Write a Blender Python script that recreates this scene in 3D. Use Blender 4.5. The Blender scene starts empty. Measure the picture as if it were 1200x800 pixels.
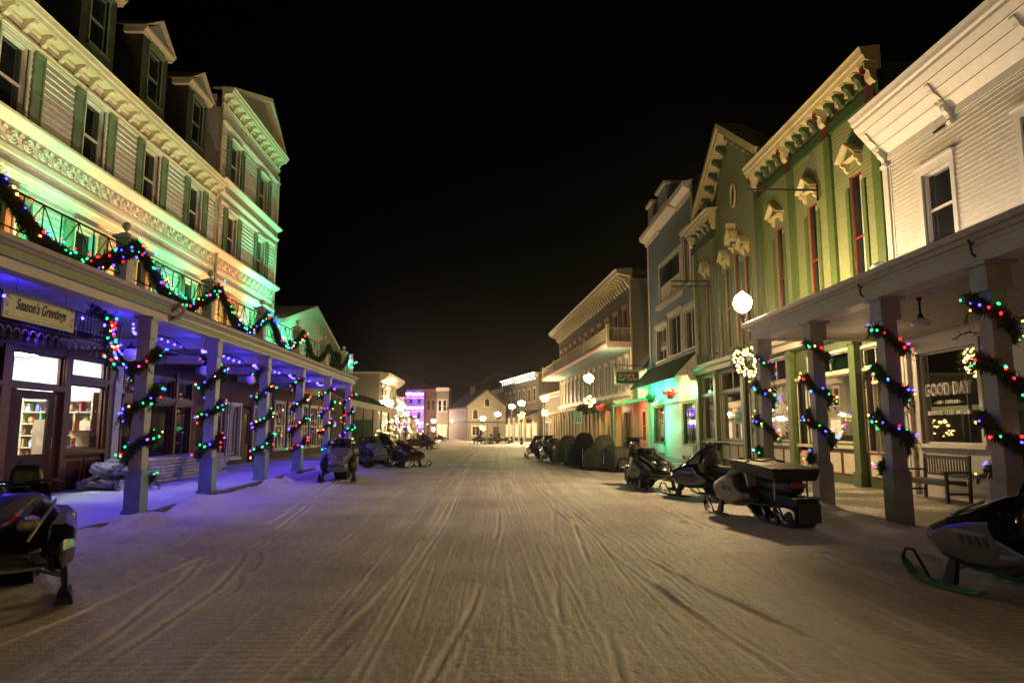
import bpy, bmesh, math, random
import numpy as np
from mathutils import Vector, Matrix
R = math.radians
random.seed(7)
scene = bpy.context.scene
COL = scene.collection
PITCH = math.atan(105/800); YAW = math.atan(22/800*math.cos(PITCH)); EYE = 1.6
_f = (math.sin(YAW)*math.cos(PITCH), math.cos(YAW)*math.cos(PITCH), math.sin(PITCH))
_r = (math.cos(YAW), -math.sin(YAW), 0)
_u = (-math.sin(YAW)*math.sin(PITCH), -math.cos(YAW)*math.sin(PITCH), math.cos(PITCH))
def ray(px, py):                       # survey helper: direction of a sight line, used to measure where things stand
    a = (px-600)/800; b = (400-py)/800
    return Vector([_f[i]+a*_r[i]+b*_u[i] for i in range(3)])
def gpt(px, py, z=0):
    d = ray(px, py); t = (z-EYE)/d.z
    return (t*d.x, t*d.y)

# ------------------------------------------------------------------ materials
def _nt(name):
    m = bpy.data.materials.new(name); m.use_nodes = True
    nt = m.node_tree; nt.nodes.clear()
    return m, nt, nt.nodes, nt.links
def mat(name, col, rough=.6, metal=0., var=.25, scale=6., bump=0., bscale=30., spec=.5, coat=0., pattern=None, pamt=.02, psize=.12, axis='Z'):
    """painted / natural surface: colour varied by noise, optional siding / shingle / brick relief"""
    m, nt, N, L = _nt(name)
    out = N.new('ShaderNodeOutputMaterial'); b = N.new('ShaderNodeBsdfPrincipled')
    L.new(b.outputs[0], out.inputs[0])
    tc = N.new('ShaderNodeTexCoord')
    no = N.new('ShaderNodeTexNoise'); no.inputs['Scale'].default_value = scale; no.inputs['Detail'].default_value = 5
    L.new(tc.outputs['Object'], no.inputs['Vector'])
    cr = N.new('ShaderNodeMix'); cr.data_type = 'RGBA'
    c = col
    lo = tuple(max(0, x*(1-var)) for x in c); hi = tuple(min(1, x*(1+var)) for x in c)
    cr.inputs[6].default_value = (*lo, 1); cr.inputs[7].default_value = (*hi, 1)
    mr = N.new('ShaderNodeMapRange'); mr.inputs[1].default_value = .3; mr.inputs[2].default_value = .7
    L.new(no.outputs['Fac'], mr.inputs[0]); L.new(mr.outputs[0], cr.inputs[0])
    L.new(cr.outputs[2], b.inputs['Base Color'])
    b.inputs['Roughness'].default_value = rough; b.inputs['Metallic'].default_value = metal
    b.inputs['Specular IOR Level'].default_value = spec
    b.inputs['Coat Weight'].default_value = coat; b.inputs['Coat Roughness'].default_value = .05
    last = None
    def addb(hsock, dist, strength):
        nonlocal last
        bp = N.new('ShaderNodeBump'); bp.inputs['Distance'].default_value = dist; bp.inputs['Strength'].default_value = strength
        L.new(hsock, bp.inputs['Height'])
        if last: L.new(last, bp.inputs['Normal'])
        last = bp.outputs[0]
    if bump:
        n2 = N.new('ShaderNodeTexNoise'); n2.inputs['Scale'].default_value = bscale; n2.inputs['Detail'].default_value = 4
        L.new(tc.outputs['Object'], n2.inputs['Vector']); addb(n2.outputs['Fac'], .02, bump)
    if pattern:
        sx = N.new('ShaderNodeSeparateXYZ'); L.new(tc.outputs['Object'], sx.inputs[0])
        ax = {'X': 0, 'Y': 1, 'Z': 2}[axis]
        d = N.new('ShaderNodeMath'); d.operation = 'DIVIDE'; d.inputs[1].default_value = psize
        L.new(sx.outputs[ax], d.inputs[0])
        fr = N.new('ShaderNodeMath'); fr.operation = 'FRACT'; L.new(d.outputs[0], fr.inputs[0])
        if pattern == 'lap':       # clapboards: each board leans out towards its lower edge
            inv = N.new('ShaderNodeMath'); inv.operation = 'SUBTRACT'; inv.inputs[0].default_value = 1
            L.new(fr.outputs[0], inv.inputs[1]); addb(inv.outputs[0], pamt, 1.)
        elif pattern == 'board':   # joints between boards
            p = N.new('ShaderNodeMath'); p.operation = 'PINGPONG'; p.inputs[1].default_value = .5
            L.new(fr.outputs[0], p.inputs[0])
            mm = N.new('ShaderNodeMath'); mm.operation = 'MINIMUM'; mm.inputs[1].default_value = .08
            L.new(p.outputs[0], mm.inputs[0])
            mu = N.new('ShaderNodeMath'); mu.operation = 'MULTIPLY'; mu.inputs[1].default_value = 12
            L.new(mm.outputs[0], mu.inputs[0]); addb(mu.outputs[0], pamt, 1.)
        elif pattern in ('shingle', 'brick'):
            cx = N.new('ShaderNodeCombineXYZ')
            ad = N.new('ShaderNodeMath'); ad.operation = 'ADD'
            L.new(sx.outputs[0], ad.inputs[0]); L.new(sx.outputs[1], ad.inputs[1])
            L.new(ad.outputs[0], cx.inputs[0]); L.new(sx.outputs[2], cx.inputs[1])
            br = N.new('ShaderNodeTexBrick'); br.inputs['Scale'].default_value = 1
            br.inputs['Brick Width'].default_value = psize*(1.6 if pattern == 'shingle' else 2.6)
            br.inputs['Row Height'].default_value = psize; br.inputs['Mortar Size'].default_value = psize*.09
            br.inputs['Mortar Smooth'].default_value = .3
            br.inputs['Color1'].default_value = (1, 1, 1, 1); br.inputs['Color2'].default_value = (.5, .5, .5, 1); br.inputs['Mortar'].default_value = (0, 0, 0, 1)
            L.new(cx.outputs[0], br.inputs['Vector'])
            addb(br.outputs['Color'], pamt, 1.)
            if pattern == 'shingle':
                inv = N.new('ShaderNodeMath'); inv.operation = 'SUBTRACT'; inv.inputs[0].default_value = 1
                L.new(fr.outputs[0], inv.inputs[1]); addb(inv.outputs[0], pamt, .9)
    if last: L.new(last, b.inputs['Normal'])
    return m
def emit(name, col, strength, sample=True):
    m, nt, N, L = _nt(name)
    out = N.new('ShaderNodeOutputMaterial'); e = N.new('ShaderNodeEmission')
    e.inputs[0].default_value = (*col, 1); e.inputs[1].default_value = strength
    L.new(e.outputs[0], out.inputs[0])
    if not sample: m.cycles.emission_sampling = 'NONE'
    return m
def clear_glass(name, tint=(.9, .95, .95), refl=.9):
    m, nt, N, L = _nt(name)
    out = N.new('ShaderNodeOutputMaterial'); t = N.new('ShaderNodeBsdfTransparent'); g = N.new('ShaderNodeBsdfGlossy')
    t.inputs[0].default_value = (*tint, 1); g.inputs['Roughness'].default_value = .02
    fr = N.new('ShaderNodeFresnel'); fr.inputs[0].default_value = 1.5
    mu = N.new('ShaderNodeMath'); mu.operation = 'MULTIPLY_ADD'; mu.inputs[1].default_value = refl; mu.inputs[2].default_value = .02
    mx = N.new('ShaderNodeMixShader')
    L.new(fr.outputs[0], mu.inputs[0]); L.new(mu.outputs[0], mx.inputs[0])
    L.new(t.outputs[0], mx.inputs[1]); L.new(g.outputs[0], mx.inputs[2]); L.new(mx.outputs[0], out.inputs[0])
    return m

# ------------------------------------------------------------------ mesh builder
XF = {}                                # root matrix of every parent, by name
class MB:
    def __init__(s): s.v = []; s.f = []
    def add(s, vs, fs):
        b = len(s.v); s.v += [tuple(x) for x in vs]; s.f += [tuple(b+i for i in f) for f in fs]; return s
    def hexa(s, p):                    # 8 corners: bottom loop, top loop
        return s.add(p, [(0, 3, 2, 1), (4, 5, 6, 7), (0, 1, 5, 4), (1, 2, 6, 5), (2, 3, 7, 6), (3, 0, 4, 7)])
    def box(s, x0, x1, y0, y1, z0, z1):
        x0, x1 = min(x0, x1), max(x0, x1); y0, y1 = min(y0, y1), max(y0, y1); z0, z1 = min(z0, z1), max(z0, z1)
        return s.hexa([(x0, y0, z0), (x1, y0, z0), (x1, y1, z0), (x0, y1, z0), (x0, y0, z1), (x1, y0, z1), (x1, y1, z1), (x0, y1, z1)])
    def tube(s, path, r, n=8, cap=True, taper=None):
        path = [Vector(p) for p in path]; rings = []
        up = Vector((0, 0, 1))
        for i, p in enumerate(path):
            d = (path[min(i+1, len(path)-1)]-path[max(i-1, 0)])
            if d.length < 1e-9: d = Vector((0, 0, 1))
            d.normalize()
            a = d.cross(up)
            if a.length < .05: a = d.cross(Vector((1, 0, 0)))
            a.normalize(); b = a.cross(d)
            rr = r if taper is None else r*(1+(taper-1)*i/max(1, len(path)-1))
            rings.append([p+a*math.cos(2*math.pi*k/n)*rr+b*math.sin(2*math.pi*k/n)*rr for k in range(n)])
        return s.loft(rings, cap)
    def loft(s, rings, cap=True):
        n = len(rings[0]); vs = [v for r in rings for v in r]; fs = []
        for i in range(len(rings)-1):
            for k in range(n):
                fs.append((i*n+k, i*n+(k+1) % n, (i+1)*n+(k+1) % n, (i+1)*n+k))
        if cap: fs.append(tuple(reversed(range(n)))); fs.append(tuple((len(rings)-1)*n+k for k in range(n)))
        return s.add(vs, fs)
    def lathe(s, c, prof, n=16, axis='Z'):
        rings = []
        for (r, h) in prof:
            ring = []
            for k in range(n):
                a = 2*math.pi*k/n
                if axis == 'Z': q = (c[0]+r*math.cos(a), c[1]+r*math.sin(a), c[2]+h)
                elif axis == 'X': q = (c[0]+h, c[1]+r*math.cos(a), c[2]+r*math.sin(a))
                else: q = (c[0]+r*math.cos(a), c[1]+h, c[2]+r*math.sin(a))
                ring.append(q)
            rings.append(ring)
        return s.loft(rings)
    def sphere(s, c, r, n=12, m=8, sz=1.):
        return s.lathe(c, [(max(1e-3, r*math.sin(math.pi*i/m)), -r*sz*math.cos(math.pi*i/m)) for i in range(m+1)], n)
    def prism(s, poly, fn, a, b):      # poly of 2D points, fn(u,v,w)->xyz, between w=a and w=b
        n = len(poly)
        vs = [fn(u, v, a) for u, v in poly]+[fn(u, v, b) for u, v in poly]
        fs = [tuple(range(n)), tuple(reversed(range(n, 2*n)))]+[(i, i+n, (i+1) % n+n, (i+1) % n) for i in range(n)]
        return s.add(vs, fs)
    def build(s, name, m, parent=None, smooth=False, local=False, bevel=0, sub=0, fixn=True):
        me = bpy.data.meshes.new(name)
        vs = s.v
        if parent is not None and not local:
            inv = XF[parent.name].inverted(); vs = [inv @ Vector(v) for v in vs]
        me.from_pydata([tuple(v) for v in vs], [], s.f)
        if fixn:
            bm = bmesh.new(); bm.from_mesh(me); bmesh.ops.recalc_face_normals(bm, faces=bm.faces); bm.to_mesh(me); bm.free()
        if smooth: me.polygons.foreach_set('use_smooth', [True]*len(me.polygons))
        me.update()
        for x in (m if isinstance(m, (list, tuple)) else [m]): me.materials.append(x)
        o = bpy.data.objects.new(name, me); COL.objects.link(o)
        if parent is not None:
            o.parent = parent; XF[o.name] = XF[parent.name]
        else: XF[o.name] = Matrix.Identity(4)
        if bevel:
            md = o.modifiers.new('bevel', 'BEVEL'); md.width = bevel; md.segments = 2; md.limit_method = 'ANGLE'; md.angle_limit = R(40)
        if sub:
            md = o.modifiers.new('sub', 'SUBSURF'); md.levels = sub; md.render_levels = sub
        return o
def tag(o, label=None, cat=None, group=None, kind=None):
    if label: o['label'] = label
    if cat: o['category'] = cat
    if group: o['group'] = group
    if kind: o['kind'] = kind
    return o
def thing(name, label, cat, loc=(0, 0, 0), rz=0, group=None):
    o = bpy.data.objects.new(name, None); COL.objects.link(o); o.empty_display_size = .2
    o.location = loc; o.rotation_euler = (0, 0, rz)
    XF[o.name] = Matrix.Translation(loc) @ Matrix.Rotation(rz, 4, 'Z')
    return tag(o, label, cat, group)
def copy_tree(o, parent=None):
    c = o.copy(); COL.objects.link(c)
    if parent is not None: c.parent = parent
    for ch in [x for x in KIDS.get(o.name, [])]: copy_tree(ch, c)
    return c
KIDS = {}
def index_kids(o):
    def rec(x):
        KIDS[x.name] = [y for y in bpy.data.objects if y.parent == x]
        for y in KIDS[x.name]: rec(y)
    rec(o)
def place(o, loc, rz, label, group=None):
    o.location = loc; o.rotation_euler = (0, 0, rz); o['label'] = label
    if group: o['group'] = group
    return o

class Frame:                           # a facade: s runs along it, z up, w out towards the street
    def __init__(s, o, d, side):
        s.o = Vector((o[0], o[1], 0)); s.d = Vector((d[0], d[1], 0)).normalized()
        s.n = Vector((s.d.y, -s.d.x, 0))*side         # side +1: normal to the right of d
        s.t = s.d if side > 0 else -s.d               # reading direction
    def pt(s, a, z, w=0): p = s.o+s.d*a+s.n*w; return (p.x, p.y, z)
    def box(s, mb, s0, s1, z0, z1, w0, w1):
        s0, s1 = min(s0, s1), max(s0, s1); z0, z1 = min(z0, z1), max(z0, z1); w0, w1 = min(w0, w1), max(w0, w1)
        P = s.pt
        return mb.hexa([P(s0, z0, w0), P(s1, z0, w0), P(s1, z0, w1), P(s0, z0, w1), P(s0, z1, w0), P(s1, z1, w0), P(s1, z1, w1), P(s0, z1, w1)])
    def prism(s, mb, poly, w0, w1):    # poly in (s,z)
        return mb.prism(poly, s.pt, w0, w1)
    def section(s, mb, poly, s0, s1):  # poly in (w,z), extruded along s
        return mb.prism(poly, lambda w, z, a: s.pt(a, z, w), s0, s1)
    def at(s, px, py, w=0):            # survey: which (s,z) on the plane w lies on this sight line
        d = ray(px, py); o = s.o+s.n*w
        t = (o.dot(s.n))/(d.dot(s.n)); q = Vector((0, 0, EYE))+d*t
        return ((q-o).dot(s.d), q.z)
def wall(F, s0, s1, z0, z1, holes, parent, m, depth=.2, name='wall', extra=None, lap=0, amt=.028):
    mb = MB()
    ss = sorted({s0, s1, *[h[0] for h in holes], *[h[1] for h in holes]}); zz = sorted({z0, z1, *[h[2] for h in holes], *[h[3] for h in holes]})
    for i in range(len(ss)-1):
        # merge vertically where possible
        run = None
        for j in range(len(zz)-1):
            cs, cz = (ss[i]+ss[i+1])/2, (zz[j]+zz[j+1])/2
            hole = any(h[0] < cs < h[1] and h[2] < cz < h[3] for h in holes)
            if not hole:
                if run is None: run = zz[j]
            if hole or j == len(zz)-2:
                top = zz[j] if hole else zz[j+1]
                if run is not None and top > run:
                    a, b = ss[i], ss[i+1]
                    if not lap: mb.add([F.pt(a, run), F.pt(b, run), F.pt(b, top), F.pt(a, top)], [(0, 1, 2, 3)])
                    else:              # real overlapping courses, each leaning out to its lower edge
                        k = math.floor(run/lap)
                        while k*lap < top-1e-6:
                            lo, hi = max(run, k*lap), min(top, (k+1)*lap); wl = amt*(1-(lo/lap-k)); wh_ = amt*(1-(hi/lap-k))
                            mb.add([F.pt(a, lo, wl), F.pt(b, lo, wl), F.pt(b, hi, wh_), F.pt(a, hi, wh_)], [(0, 1, 2, 3)])
                            if lo > run: mb.add([F.pt(a, lo, 0), F.pt(b, lo, 0), F.pt(b, lo, amt), F.pt(a, lo, amt)], [(0, 1, 2, 3)])
                            k += 1
                run = None
    for a, b, c, d in holes:
        P = F.pt
        mb.add([P(a, c), P(b, c), P(b, d), P(a, d), P(a, c, -depth), P(b, c, -depth), P(b, d, -depth), P(a, d, -depth)],
               [(0, 1, 5, 4), (1, 2, 6, 5), (2, 3, 7, 6), (3, 0, 4, 7)])
    if extra: extra(mb)
    return mb.build(name, m, parent, fixn=False)
def window(F, s0, s1, z0, z1, parent, fm, gm, rail=True, vbars=0, trim=.1, tw=.045, rec=.1, sill=True, hood=0, name='window', ww=0):
    mb = MB(); B = lambda *a: F.box(mb, *a)
    t = trim
    if t:
        B(s0-t, s0, z0, z1, ww-.03, ww+tw); B(s1, s1+t, z0, z1, ww-.03, ww+tw)
        B(s0-t-.02, s1+t+.02, z1, z1+t*1.3, ww-.03, ww+tw+.012)
        if hood: B(s0-t-.06, s1+t+.06, z1+t*1.3, z1+t*1.3+hood, ww-.03, ww+tw+.09)
        if sill: B(s0-t-.04, s1+t+.04, z0-.09, z0, ww-.03, ww+tw+.06)
    e = .045
    B(s0, s0+e, z0, z1, ww-rec-.03, ww-rec+.03); B(s1-e, s1, z0, z1, ww-rec-.03, ww-rec+.03)
    B(s0+e, s1-e, z0, z0+e, ww-rec-.03, ww-rec+.03); B(s0+e, s1-e, z1-e, z1, ww-rec-.03, ww-rec+.03)
    if rail:
        zm = (z0+z1)/2; B(s0+e, s1-e, zm-.025, zm+.025, ww-rec-.025, ww-rec+.035)
    for i in range(vbars):
        c = s0+(s1-s0)*(i+1)/(vbars+1); B(c-.018, c+.018, z0+e, z1-e, ww-rec-.02, ww-rec+.022)
    o = mb.build(name, fm, parent)
    p = MB(); P = F.pt; w = ww-rec-.005
    p.add([P(s0, z0, w), P(s1, z0, w), P(s1, z1, w), P(s0, z1, w)], [(0, 1, 2, 3)])
    p.build('pane', gm, o, fixn=False)
    return o
def text(s, size, o, xd, m, name='lettering', parent=None, ex=.004, align='CENTER', shear=0., sx=1., outline=None, space=1., bold=0.):
    cu = bpy.data.curves.new(name, 'FONT'); cu.body = s; cu.size = size; cu.align_x = align; cu.align_y = 'CENTER'
    cu.extrude = ex; cu.shear = shear; cu.space_character = space
    if outline: cu.fill_mode = 'NONE'; cu.bevel_depth = outline; cu.extrude = 0; cu.bevel_resolution = 0
    cu.resolution_u = 4; cu.offset = bold
    ob = bpy.data.objects.new('tmp', cu); COL.objects.link(ob)
    dg = bpy.context.evaluated_depsgraph_get(); me = bpy.data.meshes.new_from_object(ob.evaluated_get(dg))
    bpy.data.objects.remove(ob); bpy.data.curves.remove(cu)
    xd = Vector(xd).normalized(); zd = Vector((0, 0, 1)); nd = xd.cross(zd)
    M = Matrix.Translation(o) @ Matrix([[xd.x*sx, zd.x, nd.x, 0], [xd.y*sx, zd.y, nd.y, 0], [xd.z*sx, zd.z, nd.z, 0], [0, 0, 0, 1]])
    if parent is not None: M = XF[parent.name].inverted() @ M
    me.transform(M); me.materials.clear(); me.materials.append(m)
    ob = bpy.data.objects.new(name, me); COL.objects.link(ob)
    if parent is not None: ob.parent = parent; XF[ob.name] = XF[parent.name]
    return ob
def light(kind, loc, col, power, aim=None, size=.05, spot=60, blend=.6, name=None):
    ld = bpy.data.lights.new(name or 'lamp_light', kind); ld.color = col; ld.energy = power
    if kind == 'AREA': ld.size = size
    else: ld.shadow_soft_size = size
    if kind == 'SPOT': ld.spot_size = R(spot); ld.spot_blend = blend
    o = bpy.data.objects.new(name or 'lamp_light', ld); COL.objects.link(o); o.location = loc
    if aim is not None:
        o.rotation_euler = (Vector(aim)-Vector(loc)).to_track_quat('-Z', 'Y').to_euler()
    return o

# ------------------------------------------------------------------ palette
M = {}
M['cream_siding'] = mat('cream_siding', (.62, .58, .53), .65, var=.1, bump=.5, bscale=16, pattern='brick', pamt=.018, psize=.15)
M['cream'] = mat('cream_trim', (.56, .5, .42), .5, var=.08, bump=.1)
M['hotel_trim'] = mat('hotel_cream_trim', (.6, .51, .36), .5, var=.12, bump=.1)
M['yellow_cream'] = mat('yellow_cream_trim', (.48, .4, .22), .5, var=.1, bump=.1)
M['shutter'] = mat('shutter_green', (.15, .2, .12), .5, var=.15, pattern='board', pamt=.012, psize=.06)
M['sage'] = mat('sage_fascia', (.2, .26, .15), .5, var=.12, bump=.1)
M['gutter'] = mat('gutter_paint', (.4, .36, .3), .4, var=.15)
M['white'] = mat('white_paint', (.5, .47, .43), .5, var=.07, bump=.12)
M['white_lap'] = mat('white_clapboard', (.52, .49, .44), .55, var=.07, bump=.15)
M['post_white'] = mat('post_paint', (.34, .33, .33), .5, var=.14, scale=4, bump=.12)
M['post_blue'] = mat('post_blue_paint', (.17, .24, .29), .5, var=.15, bump=.1)
M['wood_dark'] = mat('varnished_wood', (.10, .036, .016), .45, var=.4, scale=3, bump=.1, spec=.25)
M['wood_red'] = mat('red_brown_panel', (.055, .012, .008), .6, var=.2, bump=.1, spec=.15)
M['wood_door'] = mat('dark_red_door_paint', (.04, .01, .006), .5, var=.2, spec=.2)
M['wood_near'] = mat('grey_bench_wood', (.022, .015, .011), .6, var=.4, scale=8, bump=.3)
M['iron'] = mat('black_iron', (.01, .01, .01), .4, metal=.3)
M['iron_grey'] = mat('worn_iron', (.09, .09, .1), .4, metal=.4)
M['dark_glass'] = mat('night_window_glass', (.012, .013, .014), .04, var=.3, scale=2, spec=.9)
M['glass'] = clear_glass('shop_glass')
M['smoke_glass'] = clear_glass('smoked_windshield', (.08, .09, .1))
M['roof_dark'] = mat('asphalt_shingle', (.035, .032, .03), .8, pattern='shingle', pamt=.02, psize=.16, bump=.2)
M['roof_side'] = mat('dormer_slate', (.045, .05, .035), .7, pattern='shingle', pamt=.02, psize=.18)
M['porch_roof'] = mat('porch_roof_felt', (.12, .07, .055), .8, pattern='shingle', pamt=.02, psize=.15, bump=.2)
M['ceiling_board'] = mat('porch_ceiling_boards', (.36, .36, .36), .6, pattern='board', pamt=.01, psize=.12, axis='Y')
M['ceiling_white'] = mat('white_ceiling_boards', (.4, .36, .32), .6, pattern='board', pamt=.01, psize=.12, axis='Y')
M['green_lap'] = mat('light_green_clapboard', (.19, .21, .1), .6, var=.1, bump=.15)
M['green_trim'] = mat('moss_green_trim', (.065, .1, .025), .5, var=.12, bump=.08)
M['green_flat'] = mat('gable_green', (.075, .1, .04), .6, var=.12, pattern='lap', pamt=.01, psize=.12)
M['dark_green'] = mat('dark_green_bracket', (.028, .06, .02), .5, var=.2)
M['emerald'] = mat('emerald_blind', (.03, .22, .1), .7, var=.15)
M['red_trim'] = mat('oxblood_trim', (.2, .018, .012), .5, var=.2)
M['cap_red'] = mat('oxblood_capital', (.06, .012, .01), .6, var=.2)
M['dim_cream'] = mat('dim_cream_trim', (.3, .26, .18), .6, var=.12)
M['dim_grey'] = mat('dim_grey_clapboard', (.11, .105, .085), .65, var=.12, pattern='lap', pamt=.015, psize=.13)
M['crimson'] = mat('crimson_bracket', (.14, .01, .02), .5, var=.2)
M['blue_lap'] = mat('blue_clapboard', (.12, .18, .22), .6, var=.1, pattern='lap', pamt=.02, psize=.13)
M['pale_lap'] = mat('pale_clapboard', (.5, .56, .55), .6, var=.06, pattern='lap', pamt=.02, psize=.12)
M['tan_lap'] = mat('tan_clapboard', (.27, .24, .19), .65, var=.1, pattern='lap', pamt=.015, psize=.13)
M['buff'] = mat('buff_clapboard', (.55, .5, .38), .65, var=.1, pattern='lap', pamt=.015, psize=.13)
M['grey_lap'] = mat('grey_green_clapboard', (.25, .27, .25), .65, var=.1, pattern='lap', pamt=.015, psize=.13)
M['ochre'] = mat('ochre_paint', (.36, .29, .14), .6, var=.12)
M['peach'] = mat('peach_trim', (.6, .36, .26), .5, var=.1)
M['sea'] = mat('pale_green_soffit', (.3, .45, .4), .6, var=.1)
M['brick'] = mat('red_brick', (.07, .028, .018), .8, pattern='brick', pamt=.01, psize=.08)
M['lilac'] = mat('lilac_paint', (.14, .09, .22), .6, var=.1)
M['curtain'] = mat('lace_curtain', (.5, .47, .42), .9, var=.1, pattern='board', pamt=.03, psize=.07, axis='Y')
M['paper'] = mat('window_paper', (.26, .22, .16), .9, var=.2, scale=1.5)
M['paper_white'] = mat('white_paper', (.6, .58, .54), .9, var=.06)
M['canvas_green'] = mat('dark_canvas_awning', (.006, .013, .008), .9, var=.3, bump=.2, bscale=80, spec=.05)
M['sign_yellow'] = mat('sign_board_cream', (.66, .64, .3), .6, var=.06)
M['ink'] = mat('black_lettering', (.02, .018, .015), .6)
M['chalk'] = mat('white_lettering', (.92, .9, .85), .6, var=.03)
M['needle'] = mat('spruce_needles', (.035, .05, .02), .7, var=.5, scale=12)
M['needle_brown'] = mat('dry_twigs', (.09, .06, .03), .8, var=.4)
M['rubber'] = mat('black_rubber', (.012, .012, .012), .6, bump=.3, bscale=60)
M['black_gloss'] = mat('black_gloss_plastic', (.008, .008, .009), .18, coat=.8, var=.3)
M['black_matt'] = mat('black_matt_plastic', (.01, .01, .01), .5, bump=.15, spec=.3)
M['seat_vinyl'] = mat('seat_vinyl', (.014, .013, .013), .4, bump=.2, bscale=50)
M['grey_plastic'] = mat('silver_grey_plastic', (.16, .16, .17), .3, coat=.4)
M['white_gloss'] = mat('white_gloss_plastic', (.55, .55, .56), .2, coat=.6, var=.05)
M['red_gloss'] = mat('red_gloss_plastic', (.035, .004, .005), .22, coat=.6)
M['green_gloss'] = mat('green_ski_plastic', (.015, .2, .05), .35, coat=.3)
M['tan_fabric'] = mat('beige_fabric', (.4, .34, .25), .8, bump=.4, bscale=14)
M['brown_panel'] = mat('brown_plastic_panel', (.03, .022, .015), .35, coat=.3)
M['chrome'] = mat('bare_aluminium', (.6, .6, .6), .25, metal=1., var=.1)
M['lens'] = mat('headlamp_lens', (.3, .28, .22), .05, spec=1., var=.5, scale=18, coat=1.)
M['red_lens'] = mat('red_lamp_lens', (.3, .01, .008), .1, coat=1.)
M['cover_grey'] = mat('grey_green_cover', (.085, .085, .065), .8, bump=.6, bscale=5, var=.3, spec=.15)
M['cover_black'] = mat('black_cover', (.01, .01, .011), .8, bump=.6, bscale=5, spec=.1)
M['cover_olive'] = mat('olive_cover', (.06, .06, .035), .8, bump=.6, bscale=5, spec=.15)
M['slat_wood'] = mat('worn_slat_wood', (.14, .1, .06), .6, var=.4, bump=.2)
M['lumber'] = mat('frosty_lumber', (.32, .31, .3), .8, var=.35, scale=5, bump=.4)
M['lumber_end'] = mat('snowy_stone', (.3, .3, .31), .8, var=.6, scale=9, bump=.6)
M['foil'] = mat('crumpled_foil', (.7, .68, .7), .22, metal=1., bump=1., bscale=22)
M['shelf_wood'] = mat('shelf_wood', (.5, .36, .2), .6, var=.2)
M['room_white'] = mat('shop_wall_white', (.7, .7, .7), .8, var=.04)
M['plant'] = mat('planter_foliage', (.03, .12, .025), .7, var=.5, scale=15)
M['plant_red'] = mat('red_blooms', (.35, .05, .02), .7, var=.4, scale=15)
M['opal'] = mat('opal_glass_globe', (.75, .74, .7), .2, coat=.3, var=.03)
WARM = (1., .70, .40)
M['globe'] = emit('lamp_globe_glow', (1., .68, .33), 860)
M['globe_mid'] = emit('mid_lamp_glow', (1., .70, .38), 420)
M['globe_back'] = emit('lamp_globe_glow_behind', (1., .62, .26), 430)
M['globe_far'] = emit('far_lamp_glow', (1., .70, .36), 330)
M['warm_led'] = emit('warm_white_bulb', (1., .66, .2), 9)
M['shop_light'] = emit('shop_ceiling_light', (.9, .93, 1.), 190)
M['b_red'] = emit('red_bulb', (1., .008, .008), 13)
M['b_green'] = emit('green_bulb', (.012, 1., .2), 7)
M['b_blue'] = emit('blue_bulb', (.03, .022, 1.), 20)
M['b_amber'] = emit('amber_bulb', (1., .38, .06), 9)
M['b_ice'] = emit('blue_string_bulb', (.03, .02, 1.), 34)
M['b_purple'] = emit('purple_light_string', (.35, .05, 1.), 20)
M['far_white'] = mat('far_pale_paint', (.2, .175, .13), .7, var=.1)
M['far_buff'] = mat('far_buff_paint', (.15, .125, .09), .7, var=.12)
M['b_white'] = emit('white_light_string', (1., .93, .8), 9)
M['lit_window'] = emit('lit_window', (1., .72, .36), 1.4)
BULBS = ['b_red', 'b_green', 'b_blue', 'b_green', 'b_amber', 'b_red', 'b_blue', 'b_green']
# ================================================================== world, camera
w = bpy.data.worlds.new('World'); scene.world = w; w.use_nodes = True
wn = w.node_tree; wn.nodes.clear()
wo = wn.nodes.new('ShaderNodeOutputWorld'); wb = wn.nodes.new('ShaderNodeBackground'); sk = wn.nodes.new('ShaderNodeTexSky')
sk.sky_type = 'NISHITA'; sk.sun_disc = False; sk.sun_elevation = R(-4); sk.sun_rotation = R(200)
wb.inputs[1].default_value = .003
wn.links.new(sk.outputs[0], wb.inputs[0]); wn.links.new(wb.outputs[0], wo.inputs[0])
cam = bpy.data.cameras.new('camera'); co = bpy.data.objects.new('camera', cam); COL.objects.link(co); scene.camera = co
co.location = (0, 0, EYE); co.rotation_euler = (R(90)+PITCH, 0, -YAW); cam.lens = 24; cam.sensor_width = 36; cam.clip_end = 3000; cam.clip_start = .05
vs = scene.view_settings; scene.display_settings.display_device = 'sRGB'; vs.view_transform = 'Standard'; vs.look = 'None'; vs.exposure = 0; vs.gamma = 1; vs.use_curve_mapping = False
cy = scene.cycles; cy.use_denoising = True; cy.max_bounces = 6; cy.diffuse_bounces = 3; cy.glossy_bounces = 4; cy.transparent_max_bounces = 10; cy.transmission_bounces = 4
cy.sample_clamp_indirect = 4; cy.sample_clamp_direct = 0; cy.caustics_reflective = False; cy.caustics_refractive = False; cy.use_light_tree = True
try: cy.denoiser = 'OPENIMAGEDENOISE'; cy.denoising_prefilter = 'ACCURATE'
except Exception: pass

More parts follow.
